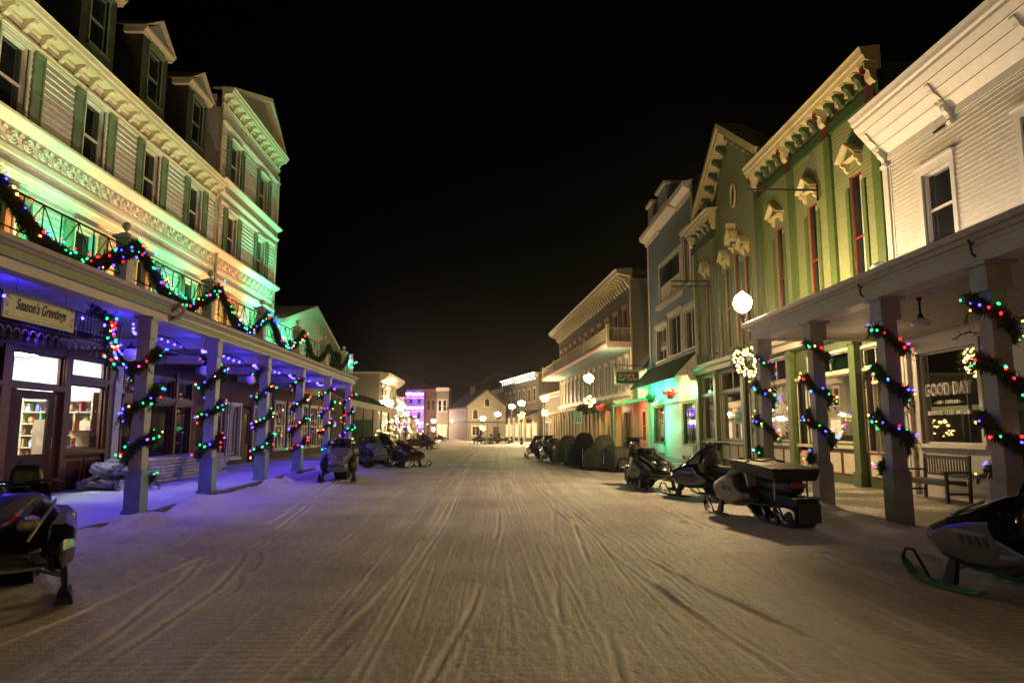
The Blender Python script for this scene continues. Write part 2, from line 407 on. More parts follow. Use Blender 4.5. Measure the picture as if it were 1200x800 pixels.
# ================================================================== ground
def sstep(a, b, x): t = np.clip((x-a)/(b-a), 0, 1); return t*t*(3-2*t)
rng = np.random.default_rng(5)
_oct = []
for k in range(40):
    _oct.append((rng.uniform(-1, 1), rng.uniform(-1, 1), rng.uniform(0, 6.28)))
def waves(x, y, f, n, off=0):
    o = 0
    for k in range(n):
        a, b, p = _oct[(k+off) % 40]; o = o+np.sin(x*f*(a+.3*(k % 3-1))*1.7+y*f*b*1.7+p+1.3*np.sin(x*f*.37*b+y*f*.31*a+p*2))
    return o/n
def ground_h(x, y):
    """height of the snow, metres, without the fine ruts"""
    x = np.asarray(x, float); y = np.asarray(y, float)
    h = .02*waves(x, y, .7, 6)+.009*waves(x, y, 2.7, 8, 7)
    left = sstep(-2.8, -6.4, x); h = h+left*(.02+.19*sstep(10, 28, y))
    bank = np.exp(-((x+6.1+.15*np.sin(y*1.3))/.42)**2)*(.13+.13*waves(x, y, 2.2, 6, 3)+.06*waves(x, y, 6, 6, 12)+.03*waves(x, y, 17, 6, 22)); h = h+bank*sstep(7, 11, y)
    bankr = np.exp(-((x-6.45-.15*np.sin(y*.9))/.6)**2)*(.14+.12*waves(x, y, 2, 6, 9)+.05*waves(x, y, 7, 6, 2)+.02*waves(x, y, 17, 6, 14)); h = h+bankr
    far = sstep(60, 120, y); h = h*(1-.4*far)
    return h
def gz(x, y): return float(ground_h(x, y))
tr = []   # (polyline x(y), width, depth, strength)
def track(pix, wid, dep):
    pts = sorted([gpt(*p)[::-1] for p in pix]); ys = [p[0] for p in pts]; xs = [p[1] for p in pts]
    tr.append((np.array(ys), np.array(xs), wid, dep))
track([(548, 524), (560, 535), (578, 565), (586, 590), (584, 620), (572, 660), (550, 720), (505, 800)], .024, -.016)
track([(618, 560), (642, 580), (672, 612), (692, 665), (712, 740), (728, 800)], .026, -.018)
track([(660, 590), (700, 622), (780, 664), (900, 722), (1000, 765), (1120, 800)], .03, .02)
track([(640, 575), (700, 632), (745, 690), (780, 745), (822, 800)], .02, -.012)
track([(655, 600), (720, 650), (850, 740), (940, 800)], .03, .018)
track([(556, 530), (545, 560), (525, 610), (470, 690), (370, 800)], .02, -.011)
track([(552, 535), (536, 570), (500, 630), (430, 710), (330, 800)], .03, .01)
track([(380, 570), (330, 605), (240, 650), (100, 715), (0, 755)], .03, .011)
track([(400, 565), (300, 640), (255, 690), (90, 800)], .03, -.013)
track([(250, 640), (215, 680), (130, 745), (40, 800)], .03, -.014)
track([(620, 560), (650, 600), (652, 680), (664, 800)], .03, -.008)
track([(880, 640), (930, 690), (1010, 740), (1200, 790)], .03, -.012)
for k in range(105):
    x0 = rng.normal(.3, 2.3); sl = rng.normal(0, .03); cv = rng.normal(0, .5); ph = rng.uniform(0, 6.3); f = rng.uniform(.03, .12)
    y = np.linspace(1, 150, 120); xx = x0+sl*(y-5)*np.exp(-y/70)+cv*np.sin(y*f+ph)*.35
    tr.append((y, np.clip(xx, -6, 6.2), rng.uniform(.008, .021), rng.choice([-1, 1, 1])*.0085*rng.uniform(.05, 1)**1.8))
for k in range(6):   # belt tracks: parallel pairs of ribs
    x0 = rng.uniform(-3, 3.4); ph = rng.uniform(0, 6.3)
    y = np.linspace(1, 150, 120); xx = x0+.3*np.sin(y*.07+ph)
    for dx in (-.19, .19): tr.append((y, xx+dx, .022, .006))
    tr.append((y, xx, .15, -.003))
ny = 560; ys = 1.6*np.power(140/1.6, np.linspace(0, 1, ny)); xs = np.arange(-6.42, 7.05, .016); nx = len(xs)
X, Y = np.meshgrid(xs, ys)
Hh = ground_h(X, Y)
Wear = np.zeros_like(Hh)
for ty, tx, wd, dp in tr:
    c = np.interp(ys, ty, tx)[:, None]; ins = ((ys >= ty[0]-.5) & (ys <= ty[-1]+.5))[:, None]
    mod = (.55+.6*np.sin(ys*.9+wd*900)+.35*np.sin(ys*2.9+dp*7000))[:, None]
    d2 = (X-c)/wd
    g1 = np.exp(-d2**2); g2 = np.exp(-(np.abs(d2)-2.)**2); vis = ins*np.clip(mod, 0, 1.6)*(1-sstep(60, 110, Y))
    Hh += dp*(g1-.35*g2)*vis
    k_ = min(1, abs(dp)/.012)*vis
    Wear += (g1 if dp > 0 else g2*.8-g1*.45)*k_
# turning arcs left by sleds near the left kerb
def arc(cx, cy, r, a0, a1, wd, dp):
    global Hh
    dx, dy = X-cx, Y-cy; rr = np.hypot(dx, dy); an = np.degrees(np.arctan2(dy, dx)) % 360
    ins = ((an-a0) % 360 < (a1-a0) % 360)
    Hh += np.where(ins, dp*np.exp(-((rr-r)/wd)**2), 0)
for (cx, cy, r, a0, a1) in [(-5.2, 8.6, 1.7, 300, 60), (-5.6, 8.4, 2.5, 300, 50), (-5.6, 8.1, 2.8, 305, 45), (-2.4, 9.6, 1.2, 150, 260), (-4.2, 11.6, .9, 270, 60), (-2.6, 10.8, .6, 100, 250), (3.4, 15.5, 1.6, 200, 320), (2.6, 20, 2.2, 230, 330), (-4.6, 7.0, 2.0, 310, 30)]:
    arc(cx, cy, r, a0, a1, .022, -.01); arc(cx, cy, r+.055, a0, a1, .025, .01)
# footprints and clods by the kerbs
for k in range(420):
    if k % 2: fx = rng.uniform(-6.2, -3.8); fy = rng.uniform(7, 26)
    else: fx = rng.uniform(3.2, 6.9); fy = rng.uniform(7, 24)
    a = rng.uniform(0, 3.14); ii = np.abs(ys-fy) < .5; sub = Hh[ii]
    dx, dy = X[ii]-fx, Y[ii]-fy; u = dx*math.cos(a)+dy*math.sin(a); v = -dx*math.sin(a)+dy*math.cos(a)
    sub += rng.choice([-1, 1, -1])*rng.uniform(.012, .03)*np.exp(-(u/.13)**2-(v/.055)**2); Hh[ii] = sub
_band = sstep(.1, .5, waves(X*.8+.3*np.sin(Y*.2), Y*.06, 4, 7, 11)+.25)
Hh += _band*.0035*np.sin(Y*2*np.pi/.11+waves(X, Y, 1, 4)*1.5)*(1-sstep(7, 16, Y))     # belt prints
Hh += .006*waves(X, Y, 14, 8, 5)+.005*waves(X, Y, 31, 8, 17)+.004*np.maximum(0, waves(X, Y, 47, 9, 23)-.15)*6
# sheet edges dip under the pavements
V = np.stack([X, Y, Hh], -1).reshape(-1, 3)
Wear += .25*_band*np.sin(Y*2*np.pi/.11)*(1-sstep(5, 12, Y))
me = bpy.data.meshes.new('snowy_street'); me.vertices.add(len(V)); me.vertices.foreach_set('co', V.ravel())
idx = np.arange(nx*ny).reshape(ny, nx); q = np.stack([idx[:-1, :-1], idx[:-1, 1:], idx[1:, 1:], idx[1:, :-1]], -1).reshape(-1, 4)
me.loops.add(q.size); me.loops.foreach_set('vertex_index', q.ravel().astype(np.int32)); me.polygons.add(len(q)); me.polygons.foreach_set('loop_start', np.arange(0, q.size, 4, dtype=np.int32))
me.polygons.foreach_set('use_smooth', [True]*len(q)); me.update(calc_edges=True)
at_ = me.attributes.new('wear', 'FLOAT', 'POINT'); at_.data.foreach_set('value', Wear.ravel().astype(np.float32))
street = bpy.data.objects.new('snowy_street', me); COL.objects.link(street); tag(street, 'packed snow street scored by snowmobile skis and belts', 'street', kind='structure')
def snow_mat(name, c0, c1, streak=1., fine=.5, mr_=None):
    m, nt, N, L = _nt(name)
    out = N.new('ShaderNodeOutputMaterial'); b = N.new('ShaderNodeBsdfPrincipled'); L.new(b.outputs[0], out.inputs[0])
    tc = N.new('ShaderNodeTexCoord'); mp = N.new('ShaderNodeMapping'); mp.inputs['Scale'].default_value = (9, .12, 1); L.new(tc.outputs['Object'], mp.inputs[0])
    n1 = N.new('ShaderNodeTexNoise'); n1.inputs['Scale'].default_value = 1; n1.inputs['Detail'].default_value = 6; n1.inputs['Distortion'].default_value = .05; L.new(mp.outputs[0], n1.inputs[0])
    n2 = N.new('ShaderNodeTexNoise'); n2.inputs['Scale'].default_value = .55; n2.inputs['Detail'].default_value = 6; L.new(tc.outputs['Object'], n2.inputs[0])
    n3 = N.new('ShaderNodeTexNoise'); n3.inputs['Scale'].default_value = 14; n3.inputs['Detail'].default_value = 8; n3.inputs['Roughness'].default_value = .7; L.new(tc.outputs['Object'], n3.inputs[0])
    n4 = N.new('ShaderNodeTexNoise'); n4.inputs['Scale'].default_value = 55; n4.inputs['Detail'].default_value = 4; L.new(tc.outputs['Object'], n4.inputs[0])
    a = N.new('ShaderNodeMath'); a.operation = 'MULTIPLY_ADD'; a.inputs[1].default_value = .28*streak; L.new(n1.outputs[0], a.inputs[0])
    s2 = N.new('ShaderNodeMath'); s2.operation = 'MULTIPLY'; s2.inputs[1].default_value = .7; L.new(n2.outputs[0], s2.inputs[0]); L.new(s2.outputs[0], a.inputs[2])
    a2 = N.new('ShaderNodeMath'); a2.operation = 'MULTIPLY_ADD'; a2.inputs[1].default_value = .55; L.new(n3.outputs[0], a2.inputs[0]); L.new(a.outputs[0], a2.inputs[2])
    mr = N.new('ShaderNodeMapRange'); mr.inputs[1].default_value = .38+.12*streak; mr.inputs[2].default_value = .85+.16*streak; L.new(a2.outputs[0], mr.inputs[0])
    if mr_: mr.inputs[1].default_value, mr.inputs[2].default_value = mr_
    cr = N.new('ShaderNodeMix'); cr.data_type = 'RGBA'; cr.inputs[6].default_value = (*c0, 1); cr.inputs[7].default_value = (*c1, 1)
    wa = N.new('ShaderNodeAttribute'); wa.attribute_name = 'wear'     # loose snow thrown up by skis is whiter, polished grooves are darker
    ws = N.new('ShaderNodeMath'); ws.operation = 'MULTIPLY_ADD'; ws.inputs[1].default_value = 1.0; L.new(wa.outputs['Fac'], ws.inputs[0]); L.new(mr.outputs[0], ws.inputs[2]); ws.use_clamp = True
    L.new(ws.outputs[0], cr.inputs[0]); L.new(cr.outputs[2], b.inputs['Base Color'])
    wr = N.new('ShaderNodeMapRange'); wr.inputs[1].default_value = -.8; wr.inputs[2].default_value = .2; wr.inputs[3].default_value = .3; wr.inputs[4].default_value = .62; L.new(wa.outputs['Fac'], wr.inputs[0]); L.new(wr.outputs[0], b.inputs['Roughness'])
    b.inputs['Roughness'].default_value = .62; b.inputs['Specular IOR Level'].default_value = .35
    p1 = N.new('ShaderNodeBump'); p1.inputs['Distance'].default_value = .025; p1.inputs['Strength'].default_value = .035*streak; L.new(n1.outputs[0], p1.inputs['Height'])
    p2 = N.new('ShaderNodeBump'); p2.inputs['Distance'].default_value = .05; p2.inputs['Strength'].default_value = fine; L.new(n3.outputs[0], p2.inputs['Height']); L.new(p1.outputs[0], p2.inputs['Normal'])
    p3 = N.new('ShaderNodeBump'); p3.inputs['Distance'].default_value = .018; p3.inputs['Strength'].default_value = fine; L.new(n4.outputs[0], p3.inputs['Height']); L.new(p2.outputs[0], p3.inputs['Normal'])
    L.new(p3.outputs[0], b.inputs['Normal'])
    return m
M['snow'] = snow_mat('packed_snow', (.34, .31, .28), (.86, .82, .76), fine=.5)
M['snow_clean'] = snow_mat('pavement_snow', (.34, .34, .34), (.66, .66, .67), streak=.05, fine=.35)
M['walk_bare'] = snow_mat('bare_pavement', (.10, .085, .06), (.5, .47, .42), streak=.3, fine=.5, mr_=(.64, .76))
me.materials.append(M['snow'])
g = MB(); g.add([(-900, -400, -.12), (900, -400, -.12), (900, 1200, -.12), (-900, 1200, -.12)], [(0, 1, 2, 3)])
tag(g.build('ground', M['snow'], fixn=False), 'snow covered ground reaching away round the town', 'ground', kind='structure')
# street behind the camera and the far square beyond the fine sheet
g = MB(); g.add([(-6.4, -40, -.01), (7, -40, -.01), (7, 1.65, -.01), (-6.4, 1.65, -.01)], [(0, 1, 2, 3)])
tag(g.build('street_end', M['snow'], fixn=False), 'packed snow of the street nearest the viewer', 'street', kind='structure')
g = MB()
nxs, nys = 60, 50
for j in range(nys+1):
    for i in range(nxs+1):
        x = -40+60*i/nxs; y = 58+100*j/nys
        g.v.append((x, y, -.02+.04*float(waves(x, y, .5, 5))))
for j in range(nys):
    for i in range(nxs): a = j*(nxs+1)+i; g.f.append((a, a+1, a+nxs+2, a+nxs+1))
tag(g.build('square', M['snow'], smooth=True, fixn=False), 'snow covered square at the far end of the street', 'street', kind='structure')
# pavements
def walk_z(y): return float(np.interp(y, [5, 12.8, 16, 19.6, 23.2, 27, 31, 60], [-.02, .02, .12, .16, .19, .24, .25, .2]))
def strip(x0, x1, ylist, zf, name, m, label, nxx=24, amp=.0):
    mb = MB(); n = nxx
    for y in ylist:
        for i in range(n+1):
            x = x0+(x1-x0)*i/n; mb.v.append((x, y, zf(x, y)))
    for j in range(len(ylist)-1):
        for i in range(n): a = j*(n+1)+i; mb.f.append((a, a+1, a+n+2, a+n+1))
    o = mb.build(name, m, smooth=True, fixn=False); return tag(o, label, 'pavement', kind='structure')
yl = [2+.25*i for i in range(232)]
strip(-10.3, -6.32, yl, lambda x, y: walk_z(y)+.1+.008*float(waves(x, y, 3, 5)), 'pavement', M['snow_clean'], 'thinly snowed pavement under the hotel porch')
strip(6.75, 10.9, yl, lambda x, y: .05+.02*float(waves(x, y, 1.5, 5))+.02*max(0, 1-(x-6.75)/.8), 'pavement', M['walk_bare'], 'patchy bare pavement along the shops on the right')
kb = MB()
for i in range(len(yl)-1):
    y0, y1 = yl[i], yl[i+1]
    kb.hexa([(-6.34, y0, walk_z(y0)-.15), (-6.2, y0, walk_z(y0)-.15), (-6.2, y1, walk_z(y1)-.15), (-6.34, y1, walk_z(y1)-.15), (-6.34, y0, walk_z(y0)+.115), (-6.2, y0, walk_z(y0)+.115), (-6.2, y1, walk_z(y1)+.115), (-6.34, y1, walk_z(y1)+.115)])
tag(kb.build('kerb', mat('kerb_stone', (.12, .085, .06), .8, var=.4, bump=.5)), 'dark kerb edge of the left pavement', 'kerb', kind='structure')
# wooded hill behind the town
hz = MB(); hz.box(-75, 60, -35, 180, -1.2, 19)  # added haze volume, gives the lamps their lens bloom
m_, nt_, N_, L_ = _nt('bloom_haze'); o_ = N_.new('ShaderNodeOutputMaterial'); v_ = N_.new('ShaderNodeVolumePrincipled')
v_.inputs['Density'].default_value = .0003; v_.inputs['Color'].default_value = (.9, .9, .9, 1); v_.inputs['Anisotropy'].default_value = .88; L_.new(v_.outputs[0], o_.inputs['Volume'])
tag(hz.build('haze', m_), 'thin added haze standing in for lens bloom round the street lamps', 'haze', kind='stuff')
hl = MB()
for i in range(61):
    x = -260+520*i/60
    hgt = 40*math.exp(-((x+30)/150)**2)+6*math.sin(x*.05)+3*math.sin(x*.21+1)
    for (yy, k) in ((300, 0), (340, .45), (400, .8), (470, 1.), (560, .6)): hl.v.append((x, yy, max(-.1, hgt*k)+(random.uniform(0, 1.2) if k else 0)))
for i in range(60):
    for k in range(4): a = i*5+k; hl.f.append((a, a+1, a+6, a+5))
tag(hl.build('hill', mat('wooded_hill', (.05, .03, .02), 1., var=.5, scale=.1), smooth=True, fixn=False), 'dark wooded hill behind the town', 'hill', kind='structure')
# ================================================================== LEFT: the hotel with its porch
FL = Frame((-10, 0), (0, 1), 1)
hotel = thing('hotel_building', 'long cream hotel with green shutters, dormers and a pedimented end bay on the left', 'hotel', (-10, 16, .1))
centres = [10.7, 13.6, 16.5, 19.35, 22.3]; tower_c = [25.5, 28.75]
def win_list(cs, z0, z1, hw=.42): return [(c-hw, c+hw, z0, z1) for c in cs]
up2 = win_list(centres+tower_c, 4.55, 6.45); up3 = win_list(centres+tower_c, 8.0, 9.72); up4 = win_list(tower_c, 10.95, 12.5)
wall(FL, 8, 24, 4.0, 10.2, [h for h in up2+up3 if h[1] < 24], hotel, M['cream_siding'], name='wall', lap=.15, amt=.045)
wall(FL, 24, 30.6, 4.0, 13.8, [h for h in up2+up3+up4 if h[0] > 24], hotel, M['cream_siding'], name='wall', lap=.15, amt=.045)
mb = MB(); FL.box(mb, 8, 30.6, 3.9, 10.3, -.22, -9); FL.box(mb, 24, 30.6, 10.3, 13.9, -.22, -9); FL.box(mb, 24, 24.02, 10.3, 13.4, 0, -.22); FL.box(mb, 30.58, 30.6, 4, 13.4, 0, -.22)
mb.build('side_wall', M['cream_siding'], hotel)
for h in up2+up3+up4:
    window(FL, *h, hotel, M['cream'], M['dark_glass'], trim=.07, tw=.04, hood=.05, rec=.12)
    for s0 in (h[0]-.46, h[1]+.1):
        sh = MB(); a, b = s0, s0+.36; z0, z1 = h[2]-.02, h[3]+.05
        FL.box(sh, a, b, z0, z1, .02, .055)
        for (c, d, e, f) in ((a, a+.05, z0, z1), (b-.05, b, z0, z1), (a+.05, b-.05, z0, z0+.08), (a+.05, b-.05, z1-.08, z1), (a+.05, b-.05, z0+(z1-z0)*.45, z0+(z1-z0)*.45+.06)):
            FL.box(sh, c, d, e, f, .0551, .08)
        sh.build('shutter', M['shutter'], hotel)
def corn(s0, s1, z, parent, m, sc=1., name='cornice', F=FL, top=True):
    mb = MB()
    F.section(mb, [(0, z-.62*sc), (.06, z-.62*sc), (.06, z-.5*sc), (.1, z-.46*sc), (.1, z-.34*sc), (.52*sc, z-.3*sc), (.55*sc, z-.18*sc), (.62*sc, z-.16*sc), (.66*sc, z-.03*sc), (.72*sc, z), (0, z+.08)], s0, s1)
    F.box(mb, s0, s1, z-.95*sc, z-.84*sc, 0, .07); F.box(mb, s0, s1, z-.84*sc, z-.8*sc, 0, .11)
    return mb.build(name, m, parent)
corn(8, 23.85, 10.42, hotel, M['hotel_trim'], .68)
for i in range(27):                    # brackets under the main cornice
    s = 8.3+i*.6; mb = MB()
    FL.section(mb, [(.06, 10.2), (.33, 10.2), (.31, 10.13), (.21, 10.09), (.16, 9.99), (.1, 9.94), (.06, 9.9)], s-.06, s+.06)
    mb.build('bracket', M['hotel_trim'], hotel)
# gutter clips
corn(23.95, 30.65, 14.1, hotel, M['hotel_trim'], .68)
for i in range(11):
    s = 24.3+i*.61; mb = MB(); FL.section(mb, [(.06, 13.88), (.33, 13.88), (.31, 13.8), (.2, 13.76), (.14, 13.64), (.06, 13.58)], s-.07, s+.07); mb.build('bracket', M['hotel_trim'], hotel)
mb = MB()                              # mouldings: string courses of the end bay
for z, pr in ((10.75, .3), (10.3, .16), (12.95, .12), (9.98, .1)):
    FL.section(mb, [(0, z-.14), (pr*.6, z-.12), (pr, z-.04), (pr, z), (0, z+.03)], 24.0, 30.7)
mb.build('string_course', M['cream'], hotel)
for q in ((23.86, 24.1, 4.3, 10.0, .003, .1), (30.4, 30.62, 4.3, 13.2, .003, .1), (23.98, 24.16, 10.45, 13.5, .004, .08)): mb = MB(); FL.box(mb, *q); mb.build('corner_board', M['hotel_trim'], hotel)
# downpipe
mb = MB(); mb.tube([FL.pt(23.95, z, .16) for z in (4.3, 10.2)]+[FL.pt(23.95, 10.3, .3)], .045, 8); mb.build('downpipe', M['peach'], hotel)
# end gable
mb = MB(); FL.prism(mb, [(24.1, 14.1), (30.4, 14.1), (28.2, 15.65)], -.1, .06); mb.build('pediment', M['grey_lap'], hotel)
for a, b in (((23.9, 14.12), (28.2, 15.85)), ((30.7, 14.12), (28.2, 15.85))):
    mb = MB(); FL.prism(mb, [a, b, (b[0], b[1]-.2), (a[0], a[1]-.08)], -.3, .42); mb.build('raking_cornice', M['hotel_trim'], hotel)
mb = MB(); FL.prism(mb, [(23.9, 14.1), (30.6, 14.1), (28.2, 15.75)], -8, -.31); mb.build('roof', M['roof_dark'], hotel)
# ledge with a scroll frieze between the floors
mb = MB()
FL.section(mb, [(0, 7.28), (.1, 7.28), (.1, 7.4), (.05, 7.43), (.05, 7.84), (.2, 7.9), (.3, 7.97), (.3, 8.03), (.24, 8.07), (0, 8.14)], 8, 30.7)
FL.section(mb, [(0, 6.78), (.05, 6.78), (.08, 6.9), (.12, 6.93), (.12, 7.02), (0, 7.06)], 8, 30.7)
mb.build('ledge', M['cream'], hotel)
mb = MB()
for i in range(46):
    c = 8.3+i*.49
    if c > 30.4: break
    pth = []
    for k in range(26):
        a = k/25*4.6*math.pi; r = .165*(1-k/25*.86)
        pth.append(FL.pt(c+r*math.cos(a+math.pi*.9), 7.635+r*.95*math.sin(a+math.pi*.9), .075))
    mb.tube(pth, .024, 6)
    mb.tube([FL.pt(c-.16, 7.72, .07), FL.pt(c-.26, 7.79, .07), FL.pt(c-.34, 7.66, .07), FL.pt(c-.33, 7.5, .07), FL.pt(c-.2, 7.47, .07)], .018, 5)
mb.build('scroll_frieze', M['cream'], hotel)
# mansard roof and dormers
mb = MB(); FL.section(mb, [(-.1, 10.42), (-1.9, 12.9), (-9, 13.3), (-9, 10.3), (-.15, 10.3)], 8, 24.0); mb.build('roof', M['roof_dark'], hotel)
for c in (10.7, 13.6, 16.5, 19.35, 22.3):
    d = MB(); hw = .74
    for s0, s1 in ((c-hw, c-.36), (c+.36, c+hw)): FL.box(d, s0, s1, 10.3, 12.95, -.45, -.1)
    FL.box(d, c-.36, c+.36, 10.3, 11.2, -.45, -.1); FL.box(d, c-.36, c+.36, 12.7, 12.95, -.45, -.1)
    FL.box(d, c-hw, c+hw, 10.5, 13.1, -2.6, -.451)
    do = d.build('dormer', M['roof_side'], hotel)
    t = MB(); FL.section(t, [(-.6, 12.93), (-.02, 12.93), (.0, 13.0), (.06, 13.04), (.06, 13.12), (-.6, 13.14)], c-hw-.14, c+hw+.14)
    for a, b in (((c-hw-.18, 13.12), (c, 13.8)), ((c+hw+.18, 13.12), (c, 13.8))): FL.prism(t, [a, b, (b[0], b[1]-.13), (a[0], a[1]-.02)], -2.4, .08)
    t.build('pediment', M['hotel_trim'], do)
    t = MB(); FL.prism(t, [(c-hw, 13.13), (c+hw, 13.13), (c, 13.66)], -2.3, -.02); t.build('gable_panel', M['grey_lap'], do)
    wo_ = window(FL, c-.36, c+.36, 11.2, 12.7, do, M['shutter'], M['dark_glass'], trim=.06, tw=.03, rec=.08, ww=-.1, hood=.03)
    for ch in list(bpy.data.objects):   # the pane belongs to the window; keep the depth at three levels
        if ch.parent == wo_: ch.parent = do
# porch posts: square, panelled pedestal, capital
PY = [12.87, 16.0, 19.6, 23.2, 26.97, 30.9]
def sq(mb, x, y, z0, z1, h, h2=None):
    h2 = h if h2 is None else h2
    mb.hexa([(x-h, y-h, z0), (x+h, y-h, z0), (x+h, y+h, z0), (x-h, y+h, z0), (x-h2, y-h2, z1), (x+h2, y-h2, z1), (x+h2, y+h2, z1), (x-h2, y+h2, z1)])
def post(x, y, z0, z1, parent, up, low, hw=.118, ped=.85):
    mb = MB(); sq(mb, x, y, z0+ped, z1-.42, hw); sq(mb, x, y, z1-.42, z1-.36, hw+.03); sq(mb, x, y, z1-.36, z1-.06, hw+.012); sq(mb, x, y, z1-.06, z1, hw+.05, hw+.07)
    p = mb.build('porch_post', up, parent, bevel=.008)
    mb = MB(); sq(mb, x, y, z0-.12, z0+.14, hw+.055); sq(mb, x, y, z0+.14, z0+ped-.05, hw+.03); sq(mb, x, y, z0+ped-.05, z0+ped, hw+.05)
    mb.build('pedestal', low, p, bevel=.006)
    return p
for y in PY: post(-6.5, y, walk_z(y)+.02, 3.72, hotel, M['post_white'], M['post_blue'])
mb = MB(); mb.box(-6.68, -6.38, 13.45, 31.6, 3.72, 3.92); mb.box(-6.66, -6.4, 6, 13.449, 3.72, 3.86)
for y in PY[1:]: mb.box(-9.98, -6.69, y-.1, y+.1, 3.5, 3.72)
mb.build('beam', M['cream'], hotel)
mb = MB(); mb.box(-6.379, -6.35, 13.5, 31.62, 3.76, 3.86); mb.build('fascia_band', M['sage'], hotel)
mb = MB(); mb.box(-6.4, -6.34, 6, 13.42, 3.865, 4.0); mb.build('fascia_band', M['sage'], hotel)
mb = MB(); FL.section(mb, [(3.5, 3.925), (3.64, 3.925), (3.67, 3.96), (3.72, 3.98), (3.74, 4.03), (3.72, 4.05), (3.5, 4.04)], 13.5, 31.9)
FL.section(mb, [(3.5, 4.005), (3.68, 4.005), (3.71, 4.04), (3.76, 4.06), (3.78, 4.11), (3.76, 4.13), (3.5, 4.12)], 6, 13.5)
mb.tube([(-6.2, 13.42, 4.06), (-6.16, 13.55, 4.03), (-6.17, 13.6, 3.93), (-6.25, 13.55, 3.84), (-6.33, 13.5, 3.82)], .05, 8)
mb.build('gutter', M['gutter'], hotel)
mb = MB(); FL.section(mb, [(.02, 4.3), (3.6, 4.13), (3.6, 4.06), (.02, 4.12)], 6, 31.7); mb.build('porch_roof', M['porch_roof'], hotel)
mb = MB(); FL.section(mb, [(.02, 4.1), (3.55, 4.1), (3.55, 4.05), (.02, 4.05)], 6, 31.6); mb.build('porch_ceiling', M['ceiling_board'], hotel)
mb = MB(); mb.box(-9.9, -6.4, 31.6, 31.75, 3.72, 4.0); mb.build('end_beam', M['cream'], hotel)
# balcony railing on the porch roof
RP = [8.4, 12.0, 15.66, 19.2, 22.8, 26.4, 29.9]
for y in RP:
    mb = MB(); sq(mb, -6.55, y, 4.12, 4.98, .11); sq(mb, -6.55, y, 4.98, 5.04, .16, .16); sq(mb, -6.55, y, 5.04, 5.1, .13, .05); p = mb.build('railing_post', M['cream'], hotel, bevel=.006)
    mb = MB(); mb.lathe((-6.55, y, 5.08), [(.02, 0), (.03, .03), (.02, .05), (.06, .09), (.08, .14), (.06, .19), (.01, .22)], 12); mb.build('finial', M['cream'], p, smooth=True)
for a, b in zip(RP[:-1], RP[1:]):
    mb = MB(); x = -6.55; a += .12; b -= .12; n = 4
    mb.tube([(x, a, 4.86), (x, b, 4.86)], .016, 6); mb.tube([(x, a, 4.33), (x, b, 4.33)], .012, 6)
    for i in range(n):
        y0 = a+(b-a)*i/n; y1 = a+(b-a)*(i+1)/n; ym = (y0+y1)/2
        mb.tube([(x, y1, 4.33), (x, y1, 4.86)], .011, 5) if i < n-1 else None
        mb.tube([(x, y0, 4.33), (x, ym, 4.86)], .009, 5); mb.tube([(x, y1, 4.33), (x, ym, 4.86)], .009, 5); mb.tube([(x, ym, 4.33), (x, ym, 4.86)], .009, 5)
    mb.build('railing_panel', M['iron'], hotel)
# ---------------- ground floor shop fronts under the porch
def px(F, x, y, w=0): return F.at(x, y, w)
S_door = (14.62, 15.98); S_win = (16.4, 17.85)
holes = [(14.62, 15.98, .35, 2.5), (14.35, 16.08, 2.62, 3.3), (16.4, 17.85, .95+.2, 2.72), (16.4, 17.85, 2.9, 3.35), (18.75, 20.0, .75, 2.4), (18.75, 20.0, 2.6, 3.15), (20.25, 21.6, .75, 2.4), (20.25, 21.6, 2.6, 3.15), (21.85, 22.9, .75, 2.4), (21.85, 22.9, 2.6, 3.15),
         (23.3, 24.3, .3, 2.5), (24.9, 26.1, .6, 2.6), (26.4, 27.4, .6, 2.6), (27.8, 28.6, .3, 2.6), (28.9, 29.8, .6, 2.6), (12.6, 14.05, .95, 2.5), (12.6, 14.05, 2.62, 3.3)]
wall(FL, 8, 30.6, .05, 4.04, holes, hotel, M['wood_red'], depth=.12, name='shop_front')
def shopwin(h, gm, vb=0, rail=False, m='wood_dark', **k): return window(FL, *h, hotel, M[m], gm, rail=rail, vbars=vb, trim=.07, tw=.04, rec=.06, **k)
for h in holes[1:4]: shopwin(h, M['glass'])
for h in holes[4:10]: shopwin(h, M['dark_glass'])
for h in holes[11:13]: shopwin(h, M['dark_glass'], vb=2, m='cream')
shopwin(holes[14], M['dark_glass'], vb=2, m='cream'); shopwin(holes[15], M['dark_glass']); shopwin(holes[16], M['dark_glass'])
dm = MB()                              # shop door with one tall glazed light
for a in ((14.66, 14.86, .35, 2.48), (15.74, 15.94, .35, 2.48), (14.86, 15.74, 2.3, 2.48), (14.86, 15.74, .35, 1.1)): FL.box(dm, *a, -.09, -.03)
FL.box(dm, 14.98, 15.62, .5, .98, -.028, -.015)
dd = dm.build('door', M['wood_door'], hotel, bevel=.004)
pm = MB(); pm.add([FL.pt(14.86, 1.1, -.06), FL.pt(15.74, 1.1, -.06), FL.pt(15.74, 2.3, -.06), FL.pt(14.86, 2.3, -.06)], [(0, 1, 2, 3)]); pm.build('pane', M['glass'], dd, fixn=False)
hm = MB(); hm.tube([FL.pt(15.84, 1.2, -.02), FL.pt(15.84, 1.25, .04), FL.pt(15.84, 1.45, .04), FL.pt(15.84, 1.5, -.02)], .012, 6); hm.build('handle', M['chrome'], dd)
